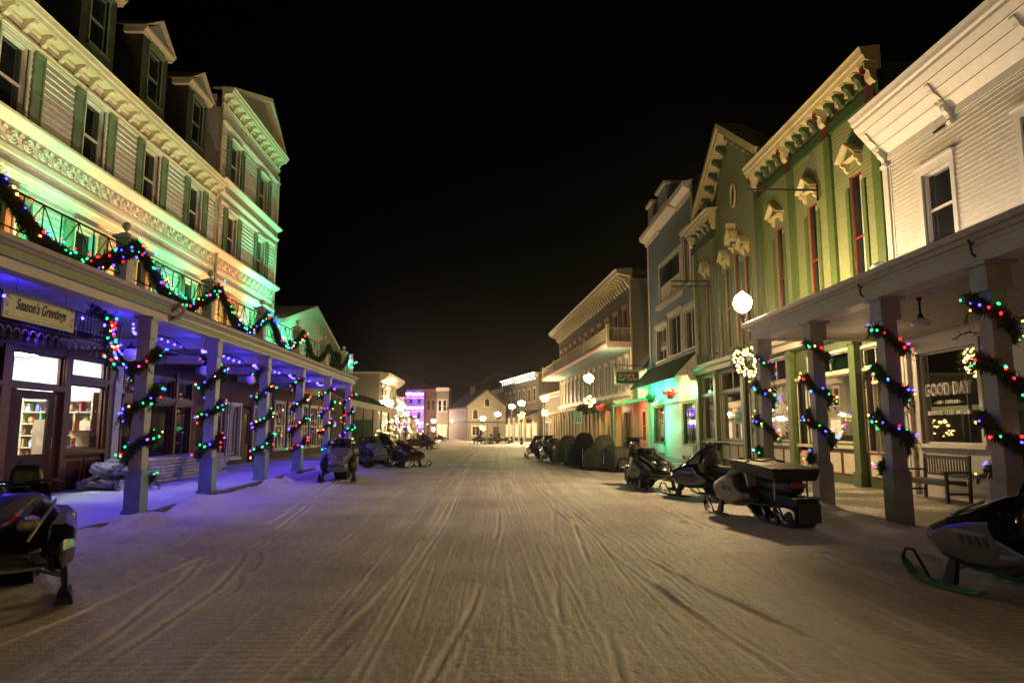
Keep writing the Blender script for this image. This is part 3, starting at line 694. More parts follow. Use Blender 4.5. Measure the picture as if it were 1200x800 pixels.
for a, b in ((23.34, 24.26), (27.84, 28.56)):
    dm = MB(); zt = 2.48; FL.box(dm, a, a+.14, .3, zt, -.09, -.03); FL.box(dm, b-.14, b, .3, zt, -.09, -.03); FL.box(dm, a+.14, b-.14, 2.3, zt, -.09, -.03); FL.box(dm, a+.14, b-.14, .3, 1.1, -.09, -.03)
    dd = dm.build('door', M['wood_door'], hotel); pm = MB(); pm.add([FL.pt(a+.14, 1.1, -.06), FL.pt(b-.14, 1.1, -.06), FL.pt(b-.14, 2.3, -.06), FL.pt(a+.14, 2.3, -.06)], [(0, 1, 2, 3)]); pm.build('pane', M['dark_glass'], dd, fixn=False)
mb = MB()                              # varnished mullions, transom rails, panelled stall riser
for a in ((14.05, 14.33, .1, 3.6), (16.1, 16.33, .1, 3.6), (17.92, 18.1, .1, 3.6), (20.05, 20.18, .1, 3.4), (21.66, 21.79, .1, 3.4)): FL.box(mb, *a, .003, .09)
for a in ((14.33, 16.1, 2.49, 2.62), (14.33, 16.1, 3.36, 3.6), (16.33, 17.92, 2.79, 2.88), (16.33, 17.92, 3.42, 3.6), (18.62, 22.95, 2.46, 2.56), (12.5, 14.05, 2.49, 2.62)): FL.box(mb, *a, .003, .075)
mb.build('shop_frame', M['wood_dark'], hotel, bevel=.005)
mb = MB()
for a, b in ((16.42, 17.08), (17.18, 17.84), (18.8, 19.35), (19.45, 19.98), (20.3, 20.9), (21, 21.55)): 
    for q in () if a != 16.42 and a != 17.18 else ((a, b, .3, .35), (a, b, .9, .95), (a, a+.05, .35, .9), (b-.05, b, .35, .9)): FL.box(mb, *q, .003, .03)
mb.build('riser_moulding', M['wood_dark'], hotel)
mb = MB(); FL.box(mb, 18.12, 18.5, .1, .75, .003, .16); FL.box(mb, 18.15, 18.47, .75, 2.6, .003, .12); FL.box(mb, 18.12, 18.5, 2.6, 2.68, .003, .16); FL.box(mb, 18.14, 18.48, 2.68, 3.3, .003, .13)
mb.lathe(FL.pt(18.31, 2.98, .14), [(.13, 0), (.13, .015), (.1, .025), (.1, .01), (.05, .01), (.04, .03), (.001, .035)], 20, 'X')
mb.build('pilaster', M['post_white'], hotel, bevel=.006)
# shop interior
room = thing('shop_room', 'brightly lit shop room behind the door and window on the left', 'room', (-11.5, 16, .3))
rm = MB()
x0, x1, y0, y1, z0, z1 = -14.2, -10.16, 13.9, 18.4, .32, 3.55
rm.add([(x0, y0, z0), (x0, y1, z0), (x0, y1, z1), (x0, y0, z1)], [(0, 1, 2, 3)]); rm.add([(x0, y0, z0), (x1, y0, z0), (x1, y0, z1), (x0, y0, z1)], [(0, 1, 2, 3)]); rm.add([(x0, y1, z0), (x1, y1, z0), (x1, y1, z1), (x0, y1, z1)], [(0, 1, 2, 3)])
rm.add([(x0, y0, z1), (x1, y0, z1), (x1, y1, z1), (x0, y1, z1)], [(0, 1, 2, 3)]); rm.build('room_wall', M['room_white'], room, fixn=False)
rm = MB(); rm.box(x0, x1, y0, y1, .26, .32); rm.build('floor', M['shelf_wood'], room)
for k, (lx, ly) in enumerate(((-11.4, 15.2), (-11.4, 17.1), (-13, 16.2))):
    mb = MB(); mb.box(lx-.5, lx+.5, ly-.12, ly+.12, 3.46, 3.5); o = mb.build('ceiling_light', M['shop_light']); tag(o, ['tube ceiling light over the shop door', 'tube ceiling light over the bright shop window', 'tube ceiling light at the back of the lit shop'][k], 'ceiling light')
def shelf_unit(x, yy0, yy1, zs, d, label):
    t = thing('shelf_unit', label, 'shelf', (x, (yy0+yy1)/2, .32))
    mb = MB()
    for z in zs: mb.box(x, x+d, yy0, yy1, z-.03, z)
    mb.build('shelf_board', M['shelf_wood'], t)
    mb = MB(); mb.box(x, x+d, yy0-.04, yy0, .32, max(zs)+.25); mb.box(x, x+d, yy1, yy1+.04, .32, max(zs)+.25); mb.build('side_panel', M['shelf_wood'], t)
    return t
shelf_unit(-10.75, 16.42, 17.86, (1.22, 1.62), .45, 'low display shelves just inside the bright shop window')
t = thing('shelf_unit', 'long wooden shelves of gifts along the end wall of the lit shop', 'shelf', (-12, 18.2, .32))
for z in (.9, 1.2, 1.5, 1.8, 2.1, 2.4): mb = MB(); mb.box(-13.9, -10.35, 17.95, 18.36, z-.03, z); mb.build('shelf_board', M['shelf_wood'], t)
for x in (-13.9, -13.0, -12.1, -11.2, -10.35): mb = MB(); mb.box(x-.02, x+.02, 17.96, 18.37, .32, 2.6); mb.build('upright', M['shelf_wood'], t)
shelf_unit(-11.6, 14.3, 15.6, (.9, 1.18), .4, 'display table inside the glazed shop door')
gcol = [mat('ware_blue', (.05, .12, .35)), mat('ware_orange', (.5, .2, .05)), mat('ware_white', (.6, .58, .55)), mat('ware_dark', (.03, .03, .04)), mat('ware_green', (.06, .25, .1)), mat('ware_gold', (.5, .36, .12)), mat('ware_red', (.4, .04, .03))]
def ware(x, y, z, kind, m, label, grp):
    mb = MB()
    if kind == 0: mb.lathe((x, y, z), [(.05, 0), (.055, .02), (.05, .14), (.03, .17), (.03, .2), (.035, .21)], 10)
    elif kind == 1: mb.box(x-.05, x+.05, y-.07, y+.07, z, z+.2); mb.box(x-.045, x+.045, y-.065, y+.065, z+.2, z+.21)
    elif kind == 2: mb.lathe((x, y, z), [(.03, 0), (.06, .03), (.07, .1), (.045, .16), (.05, .17)], 10)
    else: mb.box(x-.02, x+.02, y-.1, y+.1, z, z+.26); mb.box(x+.021, x+.025, y-.07, y+.07, z+.04, z+.22)
    o = mb.build(['jar', 'gift_box', 'vase', 'picture_frame'][kind], m, smooth=kind in (0, 2)); tag(o, label, ['jar', 'box', 'vase', 'picture'][kind], grp)
kn = ['jar', 'gift box', 'vase', 'framed picture']
random.seed(3)
for zs, x, a, b, pl in (((1.22, 1.62), -10.5, 16.52, 17.78, 'display shelves inside the bright shop window'), ((.9, 1.18), -11.4, 14.4, 15.5, 'display table inside the shop door')):
    for z in zs:
        y = a+.05
        while y < b:
            k = random.randrange(4); ware(x+random.uniform(-.05, .05), y, z, k, random.choice(gcol), 'small '+kn[k]+' on the '+pl, kn[k]+'s on the '+pl); y += random.uniform(.17, .34)
for z in (.9, 1.2, 1.5, 1.8, 2.1):
    xx_ = -13.75
    while xx_ < -10.45:
        k = random.randrange(4); ware(xx_, 18.1+random.uniform(-.05, .05), z, k, random.choice(gcol), 'small '+kn[k]+' on the long shelves at the end wall of the shop', kn[k]+'s on the end wall shelves'); xx_ += random.uniform(.16, .3)
mb = MB(); mb.lathe((-12.4, 15.05, 2.5), [(.22, 0), (.05, .16), (.02, .2), (.012, .9)], 14); tag(mb.build('pendant_lamp', M['opal'], smooth=True), 'white cone pendant lamp hanging inside the shop door', 'lamp')
text('Joy', .22, FL.pt(17.1, 2.15, -.05), FL.t, M['ink'], 'window_lettering', hotel, ex=.001, shear=.3)
# ornamental iron screen hanging under the porch roof
sc_ = thing('iron_screen', 'black ornamental iron screen hanging under the porch behind the greeting sign', 'screen', (-7.4, 11.5, 2.9))
mb = MB(); x = -7.4
mb.tube([(x, 8, 2.95), (x, 13.7, 2.95)], .02, 6); mb.tube([(x, 8, 3.25), (x, 13.7, 3.25)], .014, 6); mb.tube([(x, 8, 3.7), (x, 13.7, 3.7)], .02, 6)
mb.build('rail', M['iron'], sc_)
mb = MB()
y = 8.1
while y < 13.7: mb.tube([(x, y, 3.25), (x, y, 3.7)], .009, 5); y += .11
mb.build('bars', M['iron'], sc_)
mb = MB(); y = 8.15
while y < 13.6:
    mb.tube([(x, y+.075+.075*math.cos(a), 3.09+.1*math.sin(a)) for a in [math.pi*(-.25+i*1.5/9) for i in range(10)]], .014, 5); mb.tube([(x, y+.17, 2.96), (x, y+.17, 3.06)], .012, 4); y += .19
mb.build('scroll_row', M['iron_grey'], sc_)
# painted greeting board
gs = thing('greeting_sign', "cream Season's Greetings board hung under the porch on the left", 'sign', (-7.2, 11, 3.3))
a_ = FL.at(7, 370, 2.8); b_ = FL.at(90, 388, 2.8)
sy0, sy1 = 10.08, 11.78; szb, szt = 3.27, 3.68
mb = MB(); mb.box(-7.23, -7.2, sy0, sy1, szb, szt); mb.build('board', M['sign_yellow'], gs, bevel=.004)
text("Season's Greetings", .24, (-7.195, (sy0+sy1)/2, 3.5), FL.t, M['ink'], 'lettering', gs, ex=.002, shear=.35, sx=.66, bold=.004)
lf = MB()
for yy, zz in ((sy0+.07, szt-.07), (sy0+.06, 3.47), (sy0+.07, szb+.07), (sy1-.09, szt-.05), (sy1-.07, 3.47), (sy1-.08, szb+.1)):
    for k in range(5):
        a = k*1.25+yy; lf.add([(-7.196, yy, zz), (-7.196, yy+.05*math.cos(a), zz+.05*math.sin(a)), (-7.196, yy+.03*math.cos(a+.5), zz+.03*math.sin(a+.5))], [(0, 1, 2)])
lf.build('leaf_motif', M['dark_green'], gs, fixn=False)
mb = MB(); mb.box(-7.197, -7.195, sy0+.1, sy1-.25, szb+.035, szb+.042); mb.build('rule_line', M['ochre'], gs)
mb = MB()
for yy in (sy0+.25, sy1-.25): mb.tube([(-7.21, yy, szt), (-7.21, yy, 4.05)], .004, 4)
mb.build('hanging_wire', M['iron'], gs)
# wall lantern
wl = thing('wall_lantern', 'small black wall lantern on the shop front beside the bright window', 'lantern', (-9.9, 17.75, 2.9))
mb = MB(); mb.tube([(-9.93, 17.75, 3.2), (-9.75, 17.75, 3.32), (-9.7, 17.75, 3.22)], .012, 6); mb.lathe((-9.7, 17.75, 2.92), [(.02, -.04), (.05, 0), (.09, .2), (.1, .22), (.02, .3)], 6); mb.build('lantern_body', M['iron'], wl)
mb = MB(); mb.lathe((-9.7, 17.75, 2.93), [(.045, 0), (.075, .17)], 8); mb.build('lantern_glass', M['dark_glass'], wl)
# curled iron brackets + unlit globes hanging under the porch
for k, y in enumerate((15.0, 18.9, 22.4)):
    t = thing('globe_lamp', ['unlit ribbed globe lamp hanging in the first porch bay past the shop', 'unlit globe lamp hanging in the middle bay of the hotel porch', 'unlit globe lamp hanging in the far bay of the hotel porch'][k], 'lamp', (-7.9, y, 3.2), group='globe lamps under the hotel porch')
    mb = MB(); mb.tube([(-6.7, y, 3.35), (-7.0, y, 3.6), (-7.5, y, 3.72), (-7.9, y, 3.62), (-7.9, y, 3.5)], .014, 6); mb.build('arm', M['iron'], t)
    mb = MB(); mb.lathe((-7.9, y, 3.36), [(.12, 0), (.1, .05), (.03, .1), (.03, .16)], 14); mb.build('cap', M['iron'], t)
    mb = MB(); mb.sphere((-7.9, y, 3.26), .16, 18, 12); mb.build('globe', M['opal'], t, smooth=True)
# frozen lumber stacked on the pavement
lp = thing('lumber_stack', 'low stack of long snow dusted boards on the pavement behind the posts', 'lumber stack', (-9.2, 20, .3))
random.seed(11)
zz = walk_z(19)+.13
for lay in range(7):
    for k in range(4):
        x = -9.75+k*.27+random.uniform(-.03, .03); y0 = 17.1+random.uniform(-.15, .35)+(lay*.06); y1 = 23.2+random.uniform(-.6, .3)
        mb = MB(); mb.box(x, x+.24, y0, y1, zz+lay*.09, zz+lay*.09+.075); mb.build('board', M['lumber'], lp)
rp = thing('rubble_pile', 'heap of snow dusted broken stone at the near end of the lumber stack', 'rubble', (-8.9, 16.9, .2))
random.seed(12)
for k in range(26):
    bm_ = MB(); c = Vector((random.uniform(-9.6, -8.35), random.uniform(16.4, 17.2), walk_z(17)+.14+random.uniform(.03, .5)*(1 if k > 9 else .2))); vv = []
    for (sx, sy, sz) in ((-1, -1, -1), (1, -1, -1), (1, 1, -1), (-1, 1, -1), (-1, -1, 1), (1, -1, 1), (1, 1, 1), (-1, 1, 1)): vv.append(Vector((sx*random.uniform(.12, .24), sy*random.uniform(.1, .18), sz*random.uniform(.03, .07))))
    rot = Matrix.Rotation(random.uniform(-.4, .4), 3, 'X') @ Matrix.Rotation(random.uniform(-.5, .5), 3, 'Y') @ Matrix.Rotation(random.uniform(0, 3), 3, 'Z')
    bm_.hexa([c+rot @ v for v in vv]); bm_.build('stone_slab', M['lumber_end'], rp)
# blue icicle light strings under the porch
random.seed(5)
bays = list(zip([9.2]+PY[:-1], PY))
bulb_me = {}
def bulb_mesh(key, r=.026):
    k = (key, r)
    if k not in bulb_me:
        bm = bmesh.new(); bmesh.ops.create_icosphere(bm, subdivisions=1, radius=r); me = bpy.data.meshes.new('bulb')
        for v in bm.verts: v.co.z *= 1.35
        bm.to_mesh(me); bm.free(); me.polygons.foreach_set('use_smooth', [True]*len(me.polygons)); me.materials.append(M[key]); bulb_me[k] = me
    return bulb_me[k]
def bulb(p, key, parent, r=.026):
    o = bpy.data.objects.new('bulb', bulb_mesh(key, r)); COL.objects.link(o); o.parent = parent
    o.location = XF[parent.name].inverted() @ Vector(p); o.rotation_euler = (random.uniform(-1, 1), random.uniform(-1, 1), 0); return o
bayn = ['by the greeting sign', 'in the first bay past the shop', 'in the second bay past the shop', 'in the third bay past the shop', 'in the fourth bay past the shop', 'in the last bay of the porch']
for k, (a, b) in enumerate(bays):
    t = thing('light_string', 'string of blue bulbs under the hotel porch roof '+bayn[k], 'string lights', (-7.3, (a+b)/2, 3.6), group='blue light strings under the hotel porch')
    pts = []
    for i in range(15):
        u = i/14; y = a+.25+(b-a-.5)*u; x = -6.9-.5*math.sin(u*2.6); z = 3.66-.1*abs(math.sin(u*math.pi*2.5)); pts.append((x, y, z))
    mb = MB(); mb.tube(pts, .005, 4); mb.build('cable', M['ink'], t)
    for p in pts[::1 if k else 2]: bulb((p[0], p[1], p[2]-.03), 'b_ice', t, .024 if k < 2 else .03)
# ---------------- small gabled building beyond the hotel
gb = thing('gabled_building', 'small cream gabled building directly beyond the hotel', 'building', (-11, 36, .2))
mb = MB(); FL.prism(mb, [(31.2, .2), (42, .2), (42, 6.75), (36.6, 8.1), (31.2, 6.75)], -8, 0); mb.build('wall', M['cream_siding'], gb)
for a, b in (((30.9, 6.68), (36.6, 8.3)), ((42.3, 6.68), (36.6, 8.3))):
    mb = MB(); FL.prism(mb, [a, b, (b[0], b[1]-.2), (a[0], a[1]-.2)], -8, .5); mb.build('raking_eave', M['cream'], gb)
mb = MB(); random.seed(2)
for i in range(14):
    s = 31.6+i*.77; zt = 6.72+1.42*(1-abs(s-36.6)/5.6)
    mb.prism([(s-.3, zt), (s+.3, zt), (s+.12, zt-.35), (s, zt-.25), (s-.12, zt-.35)], FL.pt, .02, .08)
mb.build('bargeboard_trim', M['cream'], gb)
for s in (33.5, 36.6, 39.7): window(FL, s-.4, s+.4, 4.7, 6.1, gb, M['cream'], M['dark_glass'], trim=.08, ww=.01, rec=-.01)
mb = MB(); FL.box(mb, 31.2, 42, .2, 3.6, .001, .03); mb.build('shop_front', M['wood_red'], gb)
for s in (32.3, 34.3, 36.3, 38.3, 40.3): window(FL, s-.7, s+.7, .8, 2.9, gb, M['cream'], M['dark_glass'], trim=.08, ww=.035, rec=-.01, vbars=2)
# lower porch with dark poles
cb = thing('canopy', 'dark ribbed canopy on thin black poles beyond the hotel porch', 'canopy', (-8.5, 37, .2))
mb = MB(); FL.section(mb, [(.05, 4.05), (1.6, 3.75), (2.9, 3.1), (3.0, 3.15), (1.7, 3.85), (.05, 4.15)], 32.4, 47); mb.build('roof_sheet', M['roof_dark'], cb)
mb = MB(); FL.section(mb, [(2.85, 2.85), (2.95, 2.85), (3.05, 3.14), (2.9, 3.1)], 32.4, 47); FL.section(mb, [(2.0, 3.62), (2.9, 3.15), (2.9, 3.1), (2.0, 3.55)], 32.38, 32.5); mb.build('valance', M['cream'], cb)
for y in (33, 35.4, 38, 41, 44, 46.8):
    mb = MB(); mb.tube([(-7.15, y, .1), (-7.15, y, 3.0)], .045, 8); mb.build('pole', M['iron'], cb)
# building beyond with a plain side wall facing the viewer
sb = thing('corner_building', 'two storey tan building with a plain side wall beyond the canopy', 'building', (-12, 62, 0))
mb = MB(); mb.box(-22, -10, 60, 71, -.1, 6.6); mb.build('wall', M['tan_lap'], sb)
mb = MB(); mb.box(-22, -9.7, 59.8, 71.2, 6.6, 6.75); FL.section(mb, [(0, 5.9), (.5, 6.2), (.8, 6.5), (.85, 6.72), (0, 6.72)], 60.3, 71); mb.build('cornice', M['cream'], sb)
for s in (61.6, 64, 66.4, 68.8): window(FL, s-.5, s+.5, 3.9, 5.5, sb, M['cream'], M['dark_glass'], trim=.12, ww=.01, rec=-.01, hood=.08)
for s in (62, 65, 68): window(FL, s-1, s+1, .7, 2.7, sb, M['cream'], M['lit_window'], trim=.1, ww=.01, rec=-.01, vbars=1)
mb = MB(); mb.box(-11.9, -10.5, 59.9, 59.995, 0, 2.6); mb.build('dark_hoarding', M['dark_green'], sb)
# ================================================================== RIGHT: white building with porch
FR = Frame((10.6, 0), (0, 1), -1)
wbld = thing('white_building', 'white clapboard two storey building with bracketed eaves and a porch on the right', 'building', (10.6, 12, 0))
wh = [(14.42, 15.28, 6.0, 7.78), (11.55, 12.45, 6.0, 7.78)]
# fit the windows to the sight lines of their jambs
wl_, wr_ = FR.at(1083, 230)[0], FR.at(1118, 230)[0]
wh = [(wr_+.0, wl_-.0, 6.0, 7.85), (wr_-3.2, wl_-3.2, 6.0, 7.85), (wr_-6.4, wl_-6.4, 6.0, 7.85)]
gdh = (14.6, 16.7, 1.3, 3.5)
gh = [gdh, (13.2, 14.1, .15, 2.6), (10.5, 12.8, 1.3, 3.4)]
wall(FR, 4, 17.5, 3.9, 9.15, wh, wbld, M['white_lap'], name='wall', lap=.115, amt=.024)
wall(FR, 4, 17.5, -.05, 3.9, gh, wbld, M['white'], name='shop_front', depth=.15)
mb = MB(); FR.box(mb, 4, 17.5, 3.6, 9.2, -.25, -9); FR.box(mb, 4, 17.5, -.05, 3.6, -3.2, -9); mb.build('side_wall', M['white_lap'], wbld)
for h in wh: window(FR, *h, wbld, M['white'], M['dark_glass'], trim=.13, tw=.05, hood=.06, rec=.12)
wgd = window(FR, *gdh, wbld, M['white'], M['glass'], rail=False, trim=.12, tw=.05, rec=.1)
window(FR, *gh[2], wbld, M['white'], M['dark_glass'], rail=False, trim=.12, tw=.05, rec=.1)
dm = MB(); FR.box(dm, 13.2, 14.1, .15, 2.6, -.12, -.07); dd = dm.build('door', M['wood_door'], wbld); pm = MB(); pm.add([FR.pt(13.35, 1, -.065), FR.pt(13.95, 1, -.065), FR.pt(13.95, 2.4, -.065), FR.pt(13.35, 2.4, -.065)], [(0, 1, 2, 3)]); pm.build('pane', M['dark_glass'], dd, fixn=False)
mb = MB()                              # fluted pilasters at the corner of the shop front
for a, b in ((17.02, 17.12), (17.16, 17.26), (17.3, 17.46)): FR.box(mb, a, b, .05, 3.75, .003, .09)
FR.box(mb, 16.98, 17.5, .05, .4, .0035, .13); FR.box(mb, 16.98, 17.5, 3.6, 3.78, .0035, .14)
mb.build('pilaster', M['white'], wbld, bevel=.006)
mb = MB(); FR.box(mb, 17.28, 17.5, 3.95, 9.0, .003, .07); FR.box(mb, 17.2, 17.27, 3.95, 9.0, .003, .03); FR.box(mb, 17.24, 17.54, 8.62, 8.72, .004, .11); mb.build('corner_board', M['white'], wbld)
# inside of the cafe window: dim room, ledge, papers
mb = MB(); x0, x1, y0, y1 = 10.78, 13.4, 14.2, 17.0
mb.add([(x1, y0, .2), (x1, y1, .2), (x1, y1, 3.6), (x1, y0, 3.6)], [(0, 1, 2, 3)]); mb.add([(x0, y0, .2), (x1, y0, .2), (x1, y0, 3.6), (x0, y0, 3.6)], [(0, 1, 2, 3)]); mb.add([(x0, y1, .2), (x1, y1, .2), (x1, y1, 3.6), (x0, y1, 3.6)], [(0, 1, 2, 3)]); mb.add([(x0, y0, 3.6), (x1, y0, 3.6), (x1, y1, 3.6), (x0, y1, 3.6)], [(0, 1, 2, 3)])
mb.build('inner_wall', mat('cafe_wall', (.16, .11, .06), .8), wbld, fixn=False)
mb = MB(); mb.box(x0, x0+.5, y0, y1, 1.2, 1.28); mb.build('window_ledge', M['shelf_wood'], wbld)
_gc = FR.at(1109, 456, -.08)
text('GOOD DAY', .4, FR.pt(_gc[0], _gc[1], -.08), FR.t, M['chalk'], 'window_lettering', wbld, outline=.009, sx=.72, space=1.05)
text('— CAFE  •  COFFEE BAR —', .115, FR.pt(_gc[0], _gc[1]-.3, -.08), FR.t, M['chalk'], 'window_lettering', wbld, ex=.001, sx=.72)
text('SANDWICHES • CREPES • SMOOTHIES', .135, FR.pt(_gc[0], _gc[1]-.55, -.08), FR.t, M['chalk'], 'window_lettering', wbld, ex=.001, sx=.66)
for k, ch in enumerate('BAR'): text(ch, .27, FR.pt(16.35, 3.05-.27*k, -.35), FR.t, M['ink'], 'hanging_letter', wbld, ex=.01)
# moulded flat eave with soffit boards
mb = MB(); FR.section(mb, [(0, 9.05), (.03, 8.78), (.06, 8.78), (.06, 8.98), (.72, 9.78), (.73, 9.86), (.78, 9.9), (.81, 10.0), (.86, 10.08), (0, 10.3)], 4, 17.62)
mb.build('eave', M['white'], wbld)
mb = MB()
for w_, z_ in ((.22, 9.18), (.4, 9.4), (.57, 9.6)): FR.section(mb, [(w_, z_-.02), (w_+.03, z_+.0), (w_+.03, z_+.04), (w_, z_+.02)], 4.1, 17.55)
mb.build('soffit_bead', M['white'], wbld)
mb = MB(); FR.section(mb, [(0, 10.08), (.85, 10.082), (.82, 10.12), (-5, 11.6), (-5, 10.2)], 4, 17.6); mb.build('roof', M['roof_dark'], wbld)
for s in (17.36, 14.7, 12.05, 9.4):    # scrolled eave brackets
    prof = [(.06, 8.72), (.12, 8.74), (.15, 8.86), (.1, 8.95), (.16, 9.02), (.3, 9.06), (.36, 9.14), (.34, 9.24), (.42, 9.33), (.56, 9.38), (.66, 9.46), (.68, 9.54), (.06, 9.02+.52)]
    prof = [(.06, 8.62), (.11, 8.6), (.16, 8.66), (.13, 8.74), (.17, 8.82), (.26, 8.86), (.31, 8.95), (.27, 9.03), (.33, 9.12), (.44, 9.17), (.55, 9.2), (.6, 9.28), (.68, 9.34), (.68, 9.52), (.06, 9.0)]
    prof = [(p_[0]*.86, p_[1]+(p_[0]-.06)*.32) for p_ in prof]
    mb = MB()
    FR.section(mb, prof[:-1]+[(.42, 9.5), (.24, 9.26), (.05, 9.0)], s-.065, s+.065)
    for cc in ((.13, 8.9, .05), (.3, 9.13, .055)):
        for side in (-.08, .08): mb.tube([FR.pt(s+side, cc[1]+cc[2]*(1-i/16)*math.sin(i*.7), cc[0]+cc[2]*(1-i/16)*math.cos(i*.7)) for i in range(14)], .011, 5)
    FR.box(mb, s-.09, s+.09, 9.66, 9.7, .2, .6)
    mb.build('eave_bracket', M['white'], wbld)
mb = MB(); mb.lathe(FR.pt(15.2, 8.9, .07), [(.02, 0), (.02, .03)], 6, 'X'); FR.box(mb, 14.9, 15.3, 8.66, 8.7, .05, .09); mb.build('vent_slot', M['iron'], wbld)
wg = thing('round_wall_lamp', 'unlit white globe lamp on the corner of the white building', 'lamp', FR.pt(17.4, 5.95, .1))
mb = MB(); mb.lathe(FR.pt(17.35, 5.95, .16), [(.13, .06), (.14, .02), (.1, -.03), (.05, -.1), (.04, -.2)], 14, 'X'); mb.build('backplate', M['white'], wg, smooth=True)
mb = MB(); p_ = FR.pt(17.35, 5.85, .5); mb.sphere((p_[0], p_[1], p_[2]), .15, 16, 10); mb.build('globe', M['opal'], wg, smooth=True)
mb = MB(); mb.tube([FR.pt(17.35, 5.98, .2), FR.pt(17.35, 6.05, .4), FR.pt(17.35, 6.0, .5)], .02, 6); mb.build('arm', M['white'], wg)
# porch of the white building
RPY = [6.3, 9.05, 11.6, 14.25, 17.1]
PXR = 6.85
for y in RPY:
    z0 = .02; z1 = 3.9
    mb = MB(); h = .125
    sq(mb, PXR, y, z0+.95, z1-.4, h); sq(mb, PXR, y, z1-.4, z1-.05, h+.05); sq(mb, PXR, y, z1-.05, z1, h+.1, h+.12)
    p = mb.build('porch_post', M['post_white'], wbld, bevel=.008)
    mb = MB(); sq(mb, PXR, y, z0-.2, z0+.9, h+.035); sq(mb, PXR, y, z0+.9, z0+.95, h+.035, h+.01); mb.build('pedestal', M['post_white'], p, bevel=.008)
mb = MB(); mb.box(6.66, 7.04, 4, 17.3, 3.9, 4.22); mb.box(6.63, 6.659, 4, 17.32, 4.14, 4.2); mb.box(7.04, 10.58, 17.05, 17.3, 3.9, 4.1)
mb.build('beam', M['white'], wbld)
mb = MB(); FR.section(mb, [(3.9, 4.2), (4.0, 4.21), (4.04, 4.26), (4.09, 4.28), (4.11, 4.36), (4.08, 4.38), (3.9, 4.36)], 4, 17.55); mb.build('gutter', M['gutter'], wbld)
mb = MB(); FR.section(mb, [(.02, 4.58), (3.95, 4.4), (3.95, 4.34), (.02, 4.4)], 4, 17.5); mb.build('porch_roof', M['roof_dark'], wbld)
mb = MB(); FR.section(mb, [(.02, 4.0), (3.5, 4.0), (3.5, 3.95), (.02, 3.95)], 4, 17.04); mb.build('porch_ceiling', M['ceiling_white'], wbld)
for y in (8.95, 11.8):
    mb = MB(); mb.tube([(6.6, y+.02, 4.16), (6.54, y, 4.14), (6.5, y-.02, 4.2)], .02, 5); mb.tube([(6.54, y, 4.14), (6.55, y, 4.02), (6.6, y, 3.97)], .02, 5); mb.build('banner_hook', M['iron'], wbld)
cl = thing('ceiling_lamp', 'unlit schoolhouse lamp hanging from the porch ceiling of the white building', 'lamp', (8.3, 12.9, 3.6))
cx_, cy_ = 7.55, 11.72
cl.location = (cx_, cy_, 3.5); XF[cl.name] = Matrix.Translation(cl.location)
mb = MB(); mb.lathe((cx_, cy_, 3.58), [(.05, 0), (.05, .03), (.018, .1), (.018, .28), (.05, .36), (.05, .37)], 12); mb.build('fitting', M['iron'], cl)
mb = MB(); mb.lathe((cx_, cy_, 3.4), [(.001, 0), (.07, .01), (.145, .06), (.165, .1), (.13, .145), (.05, .18)], 20); mb.build('shade', M['opal'], cl, smooth=True)
# ---------------- bench
bn = thing('park_bench', 'dark slatted wooden bench under the cafe window', 'bench', (10.0, 15.55, .07))
bx, by0, by1, zb = 10.35, 14.75, 16.35, .07
mb = MB()
for k in range(4): mb.box(9.8+k*.12, 9.8+k*.12+.095, by0+.04, by1-.04, zb+.42, zb+.45)
mb.box(9.8, 9.84, by0+.06, by1-.06, zb+.34, zb+.418); mb.box(10.24, 10.28, by0+.06, by1-.06, zb+.34, zb+.418)
mb.build('seat', M['wood_near'], bn, bevel=.004)
mb = MB(); mb.box(10.31, 10.35, by0+.05, by1-.05, zb+.9, zb+.98); mb.box(10.31, 10.35, by0+.05, by1-.05, zb+.52, zb+.57)
n_ = 15
for k in range(n_): y = by0+.12+(by1-by0-.24)*k/(n_-1); mb.box(10.32, 10.34, y-.022, y+.022, zb+.57, zb+.9)
mb.build('backrest', M['wood_near'], bn, bevel=.004)
for y in (by0, by1-.06):
    mb = MB(); mb.box(9.78, 9.84, y, y+.06, zb-.05, zb+.62); mb.build('leg', M['wood_near'], bn, bevel=.004)
    mb = MB(); mb.hexa([(10.28, y, zb-.05), (10.34, y, zb-.05), (10.34, y+.06, zb-.05), (10.28, y+.06, zb-.05), (10.32, y, zb+1.0), (10.38, y, zb+1.0), (10.38, y+.06, zb+1.0), (10.32, y+.06, zb+1.0)]); mb.build('leg', M['wood_near'], bn, bevel=.004)
    mb = MB(); mb.box(9.74, 10.34, y-.01, y+.07, zb+.62, zb+.66); mb.build('armrest', M['wood_near'], bn, bevel=.004)
    mb = MB(); mb.box(9.84, 10.28, y+.015, y+.045, zb+.16, zb+.2); mb.build('stretcher', M['wood_near'], bn)
# string of bare twigs under the porch ceiling
mb = MB(); random.seed(4)
pts = [(9.9-.02*i, 14.3-.28*i+.0, 3.55+.07*math.sin(i*1.1)+.012*i) for i in range(10)]
mb.tube(pts, .014, 5)
for p in pts:
    for k in range(5):
        q = Vector(p)+Vector((random.uniform(-.05, .05), random.uniform(-.22, .22), random.uniform(-.06, .12))); mb.tube([p, q], .006, 4)
tag(mb.build('twig_garland', M['needle_brown']), 'dry twig garland strung above the cafe window', 'garland')
